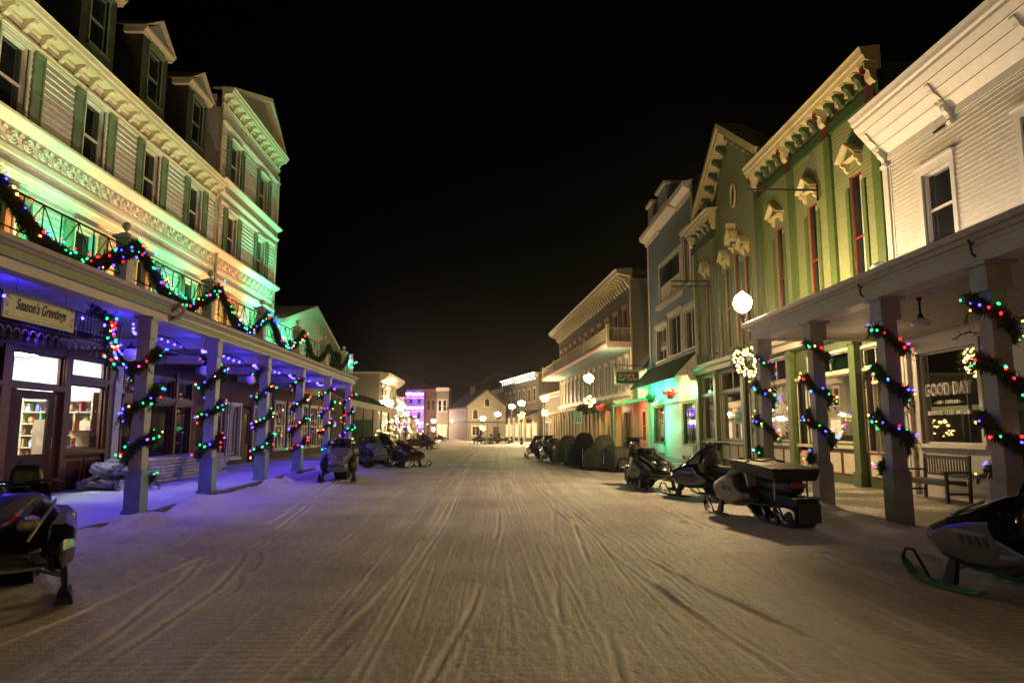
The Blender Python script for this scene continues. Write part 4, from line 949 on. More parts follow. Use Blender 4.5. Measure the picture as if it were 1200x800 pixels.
# ================================================================== green building
gbd = thing('green_building', 'tall green two storey building with bracketed cornices and a steep gable', 'building', (10.6, 26, 0))
GW = []
for (a, b, t_) in ((1006, 999, 182), (946, 940, 216), (928, 924, 240)): pass
gwin = [(18.55, 19.2), (21.55, 22.15), (24.1, 24.65)]
gwin = [(c-.33, c+.33) for c in (18.95, 21.7, 24.35)]
gz0, gz1 = 5.3, 9.1
holes = [(a, b, gz0, gz1) for a, b in gwin]
gab = [(27.35, 27.95, 5.3, 8.9), (28.55, 29.15, 5.3, 9.3), (29.75, 30.35, 5.3, 8.9)]; lw = [(32.6, 33.2, 5.3, 9.0)]
wall(FR, 17.52, 26.0, 4.6, 11.75, holes, gbd, M['green_lap'], name='wall', lap=.12, amt=.02)
wall(FR, 26.0, 31.2, 4.6, 12.4, gab, gbd, M['green_lap'], name='wall', extra=lambda m_: m_.add([FR.pt(26, 12.4), FR.pt(31.2, 12.4), FR.pt(30.2, 14.05), FR.pt(28.95, 14.9), FR.pt(27.3, 13.9)], [(0, 1, 2, 3, 4)]))
wall(FR, 31.2, 34.8, 4.6, 11.75, lw, gbd, M['green_lap'], name='wall', lap=.12, amt=.02)
mb = MB(); FR.box(mb, 17.52, 34.8, 3.9, 11.8, -.22, -9); FR.box(mb, 17.52, 34.8, -.05, 3.9, -3.0, -9)
FR.prism(mb, [(25.2, 12.1), (32.8, 12.1), (29, 14.8)], -9, -.2)
mb.build('side_wall', M['green_flat'], gbd)
def pil(s, hw, z0, z1, cap=True, ww=.0):
    mb = MB(); FR.box(mb, s-hw, s+hw, z0, z1, .003+ww, .11+ww); p = mb.build('pilaster', M['green_trim'], gbd, bevel=.005)
    if cap:
        mb = MB(); FR.box(mb, s-hw-.04, s+hw+.04, z1-.5, z1-.44, .112+ww, .16+ww); FR.box(mb, s-hw-.02, s+hw+.02, z1-.44, z1-.06, .112+ww, .14+ww); FR.box(mb, s-hw-.05, s+hw+.05, z1-.06, z1, .112+ww, .18+ww); mb.build('capital', M['cap_red'], p)
for s in (17.72, 20.35, 23.1, 25.8): pil(s, .19, 4.6, 11.25)
for s in (26.25, 31.0, 31.45, 34.6): pil(s, .16, 4.6, 11.25 if s > 31.2 else 12.0, cap=s > 31.2)
for a, b in gwin+[(h[0], h[1]) for h in gab+lw]:
    for q in (a-.2, b+.02): mb = MB(); FR.box(mb, q, q+.18, gz0-.3, 8.75, .003, .06); mb.build('window_casing', M['green_trim'], gbd)
for (a, b, z0, z1) in holes+gab+lw:
    o = window(FR, a, b, z0, z1, gbd, M['red_trim'], M['dark_glass'], trim=0, rec=.07, sill=False)
    cu_ = MB(); cu_.add([FR.pt(a+.05, z0+.05, -.068), FR.pt(a+(b-a)*.42, z0+.05, -.068), FR.pt(a+(b-a)*.36, z1-.1, -.068), FR.pt(a+.05, z1-.1, -.068)], [(0, 1, 2, 3)]); cu_.build('curtain', M['curtain'], o, fixn=False)
def hood(s, z, hw=.5, arch=False):    # little pediment on two scroll brackets
    mb = MB()
    if not arch:
        for a, b in (((s-hw, z), (s, z+.42)), ((s+hw, z), (s, z+.42))): FR.prism(mb, [a, b, (b[0], b[1]+.055), (a[0], a[1]+.055)], .003, .34)
        FR.box(mb, s-hw+.1, s+hw-.1, z-.035, z, .003, .2)
        FR.prism(mb, [(s-hw+.12, z), (s-hw+.17, z), (s+.0, z+.32), (s-.02, z+.35)], .18, .2); FR.prism(mb, [(s+hw-.12, z), (s+hw-.17, z), (s-.0, z+.32), (s+.02, z+.35)], .182, .202)
    else:
        pts = [(s+hw*math.cos(a), z+.15+.55*math.sin(a)) for a in [math.pi*i/10 for i in range(11)]]
        for p, q in zip(pts[:-1], pts[1:]): FR.prism(mb, [p, q, (s+(q[0]-s)*.82, q[1]-.1), (s+(p[0]-s)*.82, p[1]-.1)], .003, .38)
        FR.prism(mb, [(s-.08, z+.62), (s+.08, z+.62), (s+.05, z+.95), (s-.05, z+.95)], .003, .42)
    ho = mb.build('window_hood', M['yellow_cream'], gbd)
    mb = MB(); FR.prism(mb, [(s-hw+.1, z+.004), (s+hw-.1, z+.004), (s, z+.38)], .005, .17); mb.build('hood_panel', M['green_trim'], ho)
    for q in (s-hw+.14, s+hw-.14):
        mb = MB(); FR.section(mb, [(.003, z-.04), (.26, z-.04), (.24, z-.13), (.13, z-.17), (.11, z-.26), (.05, z-.32), (.003, z-.32)], q-.045, q+.045); mb.build('hood_bracket', M['yellow_cream'], ho)
for a, b in gwin: hood((a+b)/2, 9.55)
hood(27.65, 9.3, .42); hood(28.85, 9.7, .42, True); hood(30.05, 9.3, .42); hood(32.9, 9.5, .45)
def gcorn(s0, s1, z, ends=True):
    mb = MB(); FR.section(mb, [(0, z-.3), (.1, z-.3), (.1, z-.12), (.44, z-.06), (.47, z+.06), (.52, z+.08), (.55, z+.22), (.6, z+.3), (0, z+.38)], s0, s1); c = mb.build('cornice', M['yellow_cream'], gbd)
    mb = MB(); FR.box(mb, s0, s1, z-.95, z-.62, .003, .12); mb.build('frieze', M['dark_green'], gbd)
    n = max(1, round((s1-s0)/2.75)); L_ = (s1-s0)/n
    for i in range(n+1):
        s = s0+.22+(s1-s0-.44)*i/n
        mb = MB(); FR.section(mb, [(.09, z-.12), (.44, z-.1), (.42, z-.28), (.3, z-.34), (.26, z-.52), (.18, z-.62), (.09, z-.66)], s-.13, s+.13); mb.build('console', M['yellow_cream'], gbd)
        mb = MB(); FR.prism(mb, [(s-.1, z-.2), (s+.1, z-.2), (s+.05, z-.4), (s-.05, z-.4)], .36, .45); mb.build('console_face', M['crimson'], gbd)
        if i < n:
            for k in range(1, 5):
                q = s+(s1-s0-.44)/n*k/5
                mb = MB(); FR.section(mb, [(.09, z-.13), (.38, z-.12), (.36, z-.24), (.24, z-.32), (.17, z-.48), (.09, z-.52)], q-.09, q+.09)
                mb.build('bracket', M['dark_green'], gbd)
                mb = MB(); FR.box(mb, q-.13, q+.13, z-.128, z-.09, .1, .42); mb.build('bracket_cap', M['yellow_cream'], gbd)
gcorn(17.3, 26.2, 11.78); gcorn(31.0, 35.0, 11.78)
# gable rakes with brackets
ap = (29.1, 15.15)
for sgn, e in ((1, (33.4, 12.2)), (-1, (24.8, 12.2))):
    mb = MB(); a = ap; b = e
    FR.prism(mb, [a, b, (b[0], b[1]+.26), (a[0], a[1]+.26)], -.6, .6); FR.prism(mb, [(a[0], a[1]-.001), (b[0], b[1]-.001), (b[0]-sgn*.0, b[1]-.16), (a[0], a[1]-.16)], -.2, .5)
    mb.build('raking_cornice', M['yellow_cream'], gbd)
    for k in range(1, 7):
        u = k/7.2; s = a[0]+(b[0]-a[0])*u; z = a[1]+(b[1]-a[1])*u-.2
        mb = MB(); FR.section(mb, [(.005, z), (.42, z), (.4, z-.16), (.2, z-.26), (.12, z-.36), (.005, z-.36)], s-.11, s+.11); mb.build('bracket', M['dark_green'], gbd)
mb = MB(); mb.lathe(FR.pt(28.75, 11.9, .05), [(.42, 0), (.42, -.07), (.32, -.07), (.32, 0)], 28, 'X'); 
for i, v in enumerate(mb.v): mb.v[i] = (v[0], 28.75+(v[1]-28.75)*.75, 11.9+(v[2]-11.9)*1.35)
ov = mb.build('oval_window', M['yellow_cream'], gbd, smooth=False)
mb = MB(); mb.lathe(FR.pt(28.75, 11.9, .03), [(.001, 0), (.33, 0), (.33, -.02)], 28, 'X')
for i, v in enumerate(mb.v): mb.v[i] = (v[0], 28.75+(v[1]-28.75)*.75, 11.9+(v[2]-11.9)*1.35)
mb.build('pane', M['dark_glass'], ov)
# roof pieces behind the cornice
mb = MB(); FR.prism(mb, [(21.6, 12.3), (22.9, 12.3), (22.9, 14.2), (21.6, 14.2)], -5, -3.4); FR.prism(mb, [(24.6, 12.3), (26, 12.3), (26, 14.7), (24.6, 14.7)], -5.2, -3.6); mb.build('chimney', M['brick'], gbd)
# sign rods on the green wall
for s, z in ((21.05, 9.35), (32.2, 8.55)):
    mb = MB(); mb.tube([FR.pt(s, z, .1), FR.pt(s, z, 2.4 if s < 30 else 2.0)], .035, 6); FR.box(mb, s-.05, s+.05, z-.35, z+.2, .1, .13)
    if s > 30: mb.tube([FR.pt(s, z+.25, .1), FR.pt(s, z+.25, 2.0)], .035, 6)
    mb.build('sign_rod', M['iron'], gbd)
# ground floor shop front of the green building
sh = [(17.62, 18.7, 1.0, 2.9), (19.85, 22.6, 1.25, 3.3), (19.85, 22.6, 3.42, 4.0), (18.0, 19.25, 3.4, 3.95), (22.9, 23.7, .2, 3.3), (24.0, 26.7, 1.25, 3.3), (24.0, 26.7, 3.45, 4.25), (27.4, 28.2, .2, 3.3), (28.5, 31.6, 1.2, 3.3), (28.5, 31.6, 3.45, 4.25), (32.1, 34.3, 1.2, 3.3), (32.1, 34.3, 3.45, 4.25), (18.75, 19.25, 1.0, 3.3)]
wall(FR, 17.52, 34.8, -.05, 4.6, sh, gbd, M['green_flat'], depth=.15, name='shop_front')
for i, h in enumerate(sh):
    g_ = M['glass'] if i in (1, 5, 8, 0, 2, 3) else M['dark_glass']
    window(FR, *h, gbd, M['buff'], g_, rail=False, vbars=1 if h[3]-h[2] < 1 else 0, trim=.06, tw=.03, rec=.06, sill=False)
for s in (19.45, 23.75, 27.1, 28.3, 31.85, 34.6): mb = MB(); FR.box(mb, s-.17, s+.17, .05, 4.4, .04, .22); FR.box(mb, s-.21, s+.21, .05, .45, .039, .26); FR.box(mb, s-.21, s+.21, 4.1, 4.25, .039, .27); mb.build('shop_pilaster', M['green_trim'], gbd, bevel=.006)
for (a, b) in ((19.75, 23.5), (23.95, 26.8), (28.5, 31.65), (32.1, 34.3), (17.7, 19.2)):   # panelled stall risers
    mb = MB(); n = max(1, int((b-a)/.9)); 
    for k in range(n):
        u0 = a+(b-a)*k/n+.08; u1 = a+(b-a)*(k+1)/n-.08; FR.box(mb, u0, u1, .35, .95, .003, .02)
    r_ = mb.build('riser_panel', M['buff'], gbd)
    mb = MB()
    for k in range(n):
        u0 = a+(b-a)*k/n+.08; u1 = a+(b-a)*(k+1)/n-.08
        for q in ((u0-.03, u1+.03, .32, .35), (u0-.03, u1+.03, .95, .98), (u0-.03, u0, .35, .95), (u1, u1+.03, .35, .95)): FR.box(mb, *q, .003, .028)
    mb.build('panel_moulding', M['red_trim'], gbd)
mb = MB(); FR.box(mb, 19.65, 27, 1.08, 1.18, .003, .1); FR.box(mb, 28.45, 34.4, 1.05, 1.15, .003, .1); FR.box(mb, 19.6, 34.5, 3.33, 3.42, .0035, .07); mb.build('sill', M['buff'], gbd)
mb = MB(); FR.section(mb, [(0, 4.4), (.3, 4.42), (.36, 4.6), (.5, 4.66), (.55, 4.82), (0, 4.95)], 19.3, 34.95); mb.build('shop_cornice', M['cream'], gbd)
for s in (34.85,): 
    mb = MB(); FR.section(mb, [(.1, 4.2), (.5, 4.2), (.62, 4.5), (.6, 4.9), (.1, 5.0)], s-.12, s+.12); mb.build('end_block', M['cream'], gbd)
# behind the panes: brown paper, blinds
bk = MB(); FR.box(bk, 19.8, 22.65, 1.2, 3.35, -.42, -.4); FR.box(bk, 23.95, 26.75, 1.2, 3.35, -.42, -.4); FR.box(bk, 28.45, 31.65, 1.2, 3.35, -.42, -.4); bk.build('window_paper', M['paper'], gbd)
bk = MB(); FR.prism(bk, [(19.85, 1.5), (21.0, 1.45), (21.1, 2.4), (20.6, 2.45), (20.5, 3.1), (20.15, 2.5), (19.85, 2.5)], -.38, -.375); FR.box(bk, 19.86, 22.0, 2.46, 2.5, -.37, -.365); FR.box(bk, 19.86, 22.3, 2.36, 2.42, -.37, -.365); bk.build('window_poster', M['paper_white'], gbd)
bk = MB(); FR.box(bk, 17.9, 22.65, 3.38, 4.05, -.32, -.3); bk.build('blind', M['emerald'], gbd)
bk = MB(); FR.box(bk, 17.6, 18.75, .9, 3, -.32, -.3); bk.build('window_paper', M['paper_white'], gbd)
# round radial painting on the middle window
rd = MB(); cs, cz = 25.1, 2.45
for k in range(28):
    a = k*2*math.pi/28; r0, r1 = .32, .92
    pts = [FR.pt(cs+r*math.cos(a+.25*math.sin((r-r0)*5)), cz+r*math.sin(a+.25*math.sin((r-r0)*5)), -.05) for r in (r0, .5, .7, r1)]; rd.tube(pts, .012, 4)
    p0 = FR.pt(cs+.94*math.cos(a), cz+.94*math.sin(a), -.05); rd.sphere(p0, .025, 6, 4)
rd.tube([FR.pt(cs+.3*math.cos(a), cz+.3*math.sin(a), -.05) for a in [i*2*math.pi/24 for i in range(25)]], .01, 4)
rd.build('round_emblem', M['paper_white'], gbd)
text('ENVY', .26, FR.pt(cs-.1, cz+.02, -.045), FR.t, M['chalk'], 'window_lettering', gbd, ex=.002, sx=.8)
# ================================================================== blue building with awning shop
bb = thing('blue_building', 'three storey blue building with white trim and a lit shop under a dark awning', 'building', (10.6, 40, 0))
g = FR.at
bh = {}
def rc(pxl, pxr, pt_, pb, y0=None):    # rectangle from jamb sight lines and heights
    sL = g(pxl, 400)[0]; sR = g(pxr, 400)[0]; return (sR, sL, pb, pt_)
top = (g(771, 320)[0], g(797, 320)[0])
bal = (g(797, 300)[0], g(773, 300)[0], 9.5, 11.9)
w3 = [(g(809, 300)[0]+.1, g(799.5, 300)[0]-.1, 9.55, 12.4)]
w2a = [(g(782, 400)[0], g(770.5, 400)[0], 6.0, 8.0), (g(799, 400)[0], g(785.5, 400)[0], 6.0, 8.3), (g(817.5, 400)[0], g(803, 400)[0], 6.0, 8.1)]
wall(FR, 34.82, 45.4, 5.0, 14.3, [bal]+w3+w2a, bb, M['blue_lap'], name='wall', depth=.15)
mb = MB(); FR.box(mb, 34.82, 45.4, 3.2, 14.3, -1.6, -10); FR.box(mb, 34.82, 45.4, 0, 3.2, -2.6, -10); FR.box(mb, 45.38, 45.4, 0, 14.3, -1.6, -.01); mb.build('side_wall', M['blue_lap'], bb)
for h in w3+w2a: window(FR, *h, bb, M['cream'], M['dark_glass'], rail=False, vbars=1, trim=.14, tw=.06, hood=.14, rec=.08)
mb = MB(); a, b, z0, z1 = bal; FR.box(mb, a-.2, a, z0-.1, z1+.2, .003, .08); FR.box(mb, b, b+.2, z0-.1, z1+.2, .003, .08); FR.box(mb, a, b, z1, z1+.2, .003, .08); FR.box(mb, a-.3, b+.3, z0-.3, z0-.1, .003, .3); mb.build('balcony_frame', M['cream'], bb)
mb = MB(); FR.box(mb, a, b, z0, z0+1.0, -.06, -.02); 
for k in range(5): s = a+(b-a)*k/4; FR.box(mb, s-.05, s+.05, z0, z0+1.05, -.02, .02)
FR.box(mb, a, b, z0+1.0, z0+1.08, -.08, .03); mb.build('balustrade', M['cream'], bb)
for q in ((45.15, 45.42, .1, 14.2), (34.85, 35.05, 5, 14.2)): mb = MB(); FR.box(mb, *q, .003, .09); mb.build('corner_board', M['cream'], bb)
mb = MB(); FR.section(mb, [(0, 14.2), (.1, 14.2), (.15, 14.4), (.5, 14.6), (.55, 14.85), (0, 15.0)], 34.85, 37.9); FR.section(mb, [(0, 14.2), (.1, 14.2), (.15, 14.4), (.5, 14.6), (.55, 14.85), (0, 15.0)], 42.2, 45.8)
FR.section(mb, [(0, 14.3), (.6, 14.5), (.6, 14.9), (0, 15)], 37.9, 42.2); mb.build('cornice', M['cream'], bb)
for s, hw in ((39.6, 1.2), (42.6, .8)):
    mb = MB(); FR.prism(mb, [(s-hw, 14.9), (s+hw, 14.9), (s+hw*.75, 16.1), (s-hw*.75, 16.1)], -.9, .45); mb.build('dormer', M['grey_lap'], bb)
    mb = MB(); FR.prism(mb, [(s-hw*.95, 16.1), (s+hw*.95, 16.1), (s+hw*.9, 16.3), (s-hw*.9, 16.3)], -.9, .6); mb.build('dormer_cornice', M['cream'], bb)
mb = MB(); FR.section(mb, [(-.02, 14.95), (-2.5, 17), (-9, 17), (-9, 14.4), (-.02, 14.4)], 34.9, 45.4); mb.build('roof', M['roof_dark'], bb)
# awning
mb = MB(); FR.section(mb, [(.02, 5.75), (1.25, 4.5), (1.25, 4.38), (1.2, 4.38), (1.2, 4.48), (.02, 5.68)], 35.0, 46.3); mb.build('awning', M['canvas_green'], bb)
for s in (35.0, 46.26):
    mb = MB(); FR.section(mb, [(.03, 5.66), (1.22, 4.46), (.03, 4.46)], s, s+.03); mb.build('awning_end', M['cream'], bb)
shb = [(35.6, 37.9, .9, 3.1), (42.3, 44.8, .9, 3.1)]
wall(FR, 34.82, 45.4, 0, 5.0, shb, bb, M['pale_lap'], name='shop_wall', depth=.12)
for h in shb: window(FR, *h, bb, M['green_trim'], M['dark_glass'], rail=False, vbars=1, trim=.12, tw=.05, rec=.06)
mb = MB(); FR.box(mb, 38.15, 38.5, .05, 3.2, .003, .08); FR.box(mb, 35.0, 45.3, 3.25, 3.4, .003, .1); FR.box(mb, 35.0, 35.25, .05, 4.4, .003, .1); mb.build('shop_trim', M['cream'], bb)
for (a, b) in ((35.6, 37.9), (42.3, 44.8)):
    mb = MB(); FR.box(mb, a, b, .3, .8, .003, .25); mb.build('window_box', M['pale_lap'], bb)
for s, key, lab in ((43.4, 'plant', 'green leafy hanging basket over the green lit shop window'), (38.6, 'plant_red', 'reddish hanging basket over the orange lit shop window')):
    t = thing('hanging_basket', lab, 'hanging basket', FR.pt(s, 3.7, .6)); mb = MB(); random.seed(int(s))
    c = Vector(FR.pt(s, 3.72, .55))
    for k in range(420):
        d = Vector((random.gauss(0, 1), random.gauss(0, 1), random.gauss(0, .75))).normalized()*random.uniform(.2, 1.); d = Vector((d.x*.45, d.y*.8, d.z*.36)); p = c+d
        u = Vector((random.gauss(0, 1), random.gauss(0, 1), random.gauss(0, 1))).normalized()*.06; v = u.cross(Vector((random.gauss(0, 1), random.gauss(0, 1), 1))).normalized()*.035
        mb.add([p-u, p+v, p+u, p-v], [(0, 1, 2, 3)])
    mb.build('foliage', M[key], t, fixn=False)
    mb = MB(); mb.lathe((c.x, c.y, c.z-.32), [(.12, 0), (.26, .2)], 12); mb.tube([(c.x, c.y, c.z), (c.x, c.y, 4.5)], .008, 4); mb.build('basket', M['wood_near'], t)
# ================================================================== low gabled house in the gap, with canopy
lh = thing('gabled_annex', 'low cream gabled house with a red lit canopy between the big buildings', 'house', (11.5, 48.2, 0))
FA = Frame((11.6, 0), (0, 1), -1)
mb = MB(); mb.prism([(9.4+1.2, 0), (15.5, 0), (15.5, 6.2), (12.1, 7.9), (10.6, 6.1)], lambda u, v, w_: (u, w_, v), 46.6, 51); mb.build('wall', M['pale_lap'], lh)
mb = MB(); mb.prism([(10.35, 5.85), (12.1, 8.05), (12.1, 8.2), (10.25, 5.95)], lambda u, v, w_: (u, w_, v), 46.3, 51.2); mb.prism([(12.1, 8.05), (15.7, 6.0), (15.7, 6.15), (12.1, 8.2)], lambda u, v, w_: (u, w_, v), 46.3, 51.2); mb.build('roof', M['roof_dark'], lh)
mb = MB(); mb.box(10.55, 10.598, 47.2, 48.0, 1, 3.0); mb.build('dark_slot', M['iron'], lh) if False else None
FA2 = Frame((10.6, 0), (0, 1), -1)
window(FA2, 47.3, 48.5, .9, 3.0, lh, M['peach'], M['dark_glass'], trim=.16, ww=.01, rec=-.01)
mb = MB(); mb.box(11.55, 11.62, 46.55, 46.598, 3.9, 6.6); mb.build('drain_pipe', M['iron'], lh)
can = thing('canopy', 'red lit canopy roof reaching over the pavement in front of the low gabled house', 'canopy', (9.5, 49, 0))
mb = MB(); FA2.section(mb, [(.02, 3.95), (2.6, 3.35), (2.6, 3.2), (.02, 3.8)], 46, 52); mb.build('roof_sheet', M['tan_lap'], can)
for y in (46.1, 49, 51.9):
    mb = MB(); mb.tube([(8.1, y, 0), (8.1, y, 3.25)], .06, 8); mb.build('post', M['ochre'], can)
# ================================================================== big building with the long balcony
FB = Frame((10.3, 50), (-.0637, .998), -1)
Lb = 34
bal_b = thing('balcony_building', 'large three storey building with a long cantilevered balcony and bracketed cornice', 'building', (14, 62, 0))
third = [(1.2+i*3.0, 2.4+i*3.0, 8.6, 10.9) for i in range(11)]
second = [(1.0+i*2.35, 1.75+i*2.35, 4.75, 7.1) for i in range(14)]
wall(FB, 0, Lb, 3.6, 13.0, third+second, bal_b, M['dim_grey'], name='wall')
ground_h_ = [(.8+i*3.0, 2.7+i*3.0, .5, 3.0) for i in range(11)]
wall(FB, 0, Lb, -.05, 3.6, ground_h_, bal_b, M['ochre'], name='shop_wall')
mb = MB(); FB.box(mb, 0, Lb, -.05, 13, -.22, -14); FB.box(mb, -.02, 0, -.05, 13, 0, -14); mb.build('side_wall', M['tan_lap'], bal_b)
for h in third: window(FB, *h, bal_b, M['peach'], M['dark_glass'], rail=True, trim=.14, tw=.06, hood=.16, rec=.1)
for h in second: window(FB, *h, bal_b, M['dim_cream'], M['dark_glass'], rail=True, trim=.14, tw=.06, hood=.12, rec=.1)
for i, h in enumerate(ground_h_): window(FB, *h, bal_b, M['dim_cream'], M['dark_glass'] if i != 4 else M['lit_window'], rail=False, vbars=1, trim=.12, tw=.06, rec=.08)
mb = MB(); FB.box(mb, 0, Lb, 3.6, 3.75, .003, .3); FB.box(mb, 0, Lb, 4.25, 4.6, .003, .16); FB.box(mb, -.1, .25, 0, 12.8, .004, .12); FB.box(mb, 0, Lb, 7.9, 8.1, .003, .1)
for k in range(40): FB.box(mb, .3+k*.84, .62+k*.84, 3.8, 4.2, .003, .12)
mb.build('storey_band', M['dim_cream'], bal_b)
mb = MB(); FB.section(mb, [(0, 7.75), (1.9, 7.75), (1.9, 7.82), (0, 7.82)], -.0, Lb+1.5); mb.build('balcony_soffit', M['sea'], bal_b)
mb = MB(); FB.section(mb, [(0, 7.825), (1.95, 7.825), (2.0, 8.0), (1.95, 8.2), (0, 8.2)], -.06, Lb+1.55); mb.build('balcony_edge', M['peach'], bal_b)
mb = MB(); FB.box(mb, 0, Lb+1.5, 9.15, 9.25, 1.8, 1.92); FB.box(mb, 0, Lb+1.5, 8.3, 8.36, 1.82, 1.9)
k = 0
while k*.17 < Lb+1.4: s = .05+k*.17; FB.box(mb, s, s+.06, 8.36, 9.15, 1.83, 1.88); k += 1
FB.box(mb, .02, .1, 9.15, 9.25, .05, 1.8); FB.box(mb, .03, .09, 8.3, 8.36, .05, 1.8)
for k in range(12): w_ = .15+k*.14; FB.box(mb, .04, .08, 8.36, 9.15, w_, w_+.055)
mb.build('balustrade', M['dim_cream'], bal_b)
for s in (0, 8.8, 17.6, 26.4, 35.2): mb = MB(); FB.box(mb, s-.08, s+.12, 8.2, 9.5, 1.76, 1.96); mb.build('balcony_post', M['yellow_cream'], bal_b)
mb = MB(); FB.section(mb, [(0, 12.9), (.1, 12.9), (.15, 13.1), (1.15, 13.3), (1.2, 13.5), (1.3, 13.6), (0, 13.7)], -.4, Lb+.4); mb.build('cornice', M['dim_cream'], bal_b)
FB.box
for k in range(40):
    s = .2+k*.86; mb = MB(); FB.section(mb, [(.1, 13.22), (1.0, 13.28), (.95, 13.05), (.5, 12.9), (.3, 12.5), (.1, 12.3)], s-.12, s+.12); mb.build('bracket', M['yellow_cream'], bal_b)
mb = MB(); FB.section(mb, [(-.01, 13.3), (-.01, 13.65), (-14, 13.65), (-14, 13.3)], -.3, Lb); FB.box(mb, -.42, -.02, 13.3, 13.6, 0, -6); mb.build('roof', M['roof_dark'], bal_b)
# ground floor colonnade of square posts
for i in range(20):
    s = .5+i*1.7; mb = MB(); FB.box(mb, s-.18, s+.18, .02, 3.6, .9, 1.25); FB.box(mb, s-.24, s+.24, .02, .5, .84, 1.31); FB.box(mb, s-.24, s+.24, 3.35, 3.59, .84, 1.31)
    mb.build('column', M['ochre'], bal_b)
mb = MB(); FB.section(mb, [(.31, 3.62), (1.4, 3.62), (1.45, 3.8), (.31, 4.0)], 0, Lb); mb.build('arcade_roof', M['yellow_cream'], bal_b)
# spruce swag over the entrance and red swag beside it
def foliage(path, rad, n, m, name, label=None, cat='garland', parent=None, leaf=.07, group=None, flat=False, droop=.0):
    """needle sprays scattered round a path: little pointed leaves, so gaps show between them"""
    path = [Vector(p) for p in path]; seg = [(b-a).length for a, b in zip(path[:-1], path[1:])]; T = sum(seg); mb = MB()
    for k in range(n):
        u = random.random()*T; i = 0
        while i < len(seg)-1 and u > seg[i]: u -= seg[i]; i += 1
        p = path[i].lerp(path[i+1], min(1, u/max(seg[i], 1e-6)))
        ax = (path[i+1]-path[i]).normalized()
        d = Vector((random.gauss(0, 1), random.gauss(0, 1), random.gauss(0, 1))); d = (d-ax*d.dot(ax)*.7).normalized()
        r = rad*(.15+.85*random.random()**.6)
        p0 = p+d*r*.45; tip = p+d*(r+leaf*random.uniform(.2, 1.1))+ax*random.uniform(-.6, .9)*leaf*1.6+Vector((0, 0, -droop*random.random()))
        side = d.cross(ax).normalized()*leaf*.17
        if random.random() < .12: tip = tip+d*leaf*.9
        m_ = (p0+tip)/2
        mb.add([p0, m_+side, tip, m_-side], [(0, 1, 2, 3)])
    if parent is None:
        o = mb.build(name, m, fixn=False); tag(o, label, cat, group); return o
    return mb.build(name, m, parent, fixn=False)
def swagline(F, s0, s1, z, sag, w_, n, k=10):
    pts = []
    for i in range(n):
        for j in range(k+(1 if i == n-1 else 0)):
            u = (i+j/k)/n; pts.append(F.pt(s0+(s1-s0)*u, z-sag*math.sin(math.pi*(j/k)), w_))
    return pts
random.seed(21)
foliage(swagline(FB, .3, 13, 3.75, .3, 1.55, 6), .3, 5200, M['needle'], 'spruce_swag', 'thick spruce swag draped along the arcade of the balcony building', leaf=.16, droop=.1)
for o in (foliage(swagline(Frame((10.6, 0), (0, 1), -1), 46.1, 51.9, 3.4, .12, 2.65, 3), .14, 2600, M['plant_red'], 'red_swag', 'red garland along the edge of the canopy of the low gabled house', leaf=.1),): pass
# hanging trade sign
hs = thing('hanging_sign', 'white framed hanging sign with amber lettering and a white bird on a bracket', 'sign', (9, 44, 5)) 
sc0 = gp = None
def plane_y(px_, py_, Yp): d = ray(px_, py_); t = Yp/d.y; return (t*d.x, Yp, EYE+t*d.z)
YS = 47.0
a = plane_y(722, 449.5, YS); b = plane_y(748, 435.5, YS)
mb = MB(); mb.box(a[0]-.06, b[0]+.06, YS, YS+.08, a[2]-.06, b[2]+.12); mb.box(a[0]-.12, b[0]+.12, YS-.03, YS+.11, b[2]+.12, b[2]+.18); mb.build('frame', M['cream'], hs)
mb = MB(); mb.box(a[0]+.04, b[0]-.04, YS-.012, YS-.002, a[2]+.04, b[2]-.02); mb.build('board', M['wood_dark'], hs)
amb = mat('amber_lettering', (.75, .4, .08), .5)
random.seed(6); mb = MB()
for r_, (u0, u1, zc, hh) in enumerate(((.12, .92, .7, .11), (.5, .92, .36, .1))):   # amber painted strokes, too small in the photograph to read
    u = u0
    while u < u1-.05:
        x = a[0]+(b[0]-a[0])*u; zz = a[2]+(b[2]-a[2])*zc; h_ = hh*random.uniform(.8, 1.1)*(b[2]-a[2])*1.3
        mb.box(x, x+.05, YS-.016, YS-.0125, zz-h_, zz+h_); mb.box(x+.055, x+.12, YS-.016, YS-.0125, zz+h_*random.choice([-1, 0, .7]), zz+h_*random.choice([-.7, .3, 1])+.02); u += .085
mb.build('painted_strokes', amb, hs)
mb = MB(); q = a[2]+.12; mb.prism([(a[0]+.1, q+.28), (a[0]+.25, q+.12), (a[0]+.5, q+.08), (a[0]+.68, q+.3), (a[0]+.62, q+.36), (a[0]+.42, q+.2), (a[0]+.24, q+.24)], lambda u, v, w_: (u, w_, v), YS-.02, YS-.013); mb.build('bird_emblem', M['white'], hs)
mb = MB(); mb.tube([((a[0]+b[0])/2, YS+.04, b[2]+.18), ((a[0]+b[0])/2, YS+.04, b[2]+.45)], .02, 5); mb.tube([(a[0]-.1, YS+.04, b[2]+.45), (10.9, YS+.04, b[2]+.45)], .03, 6); mb.build('bracket_arm', M['iron'], hs)
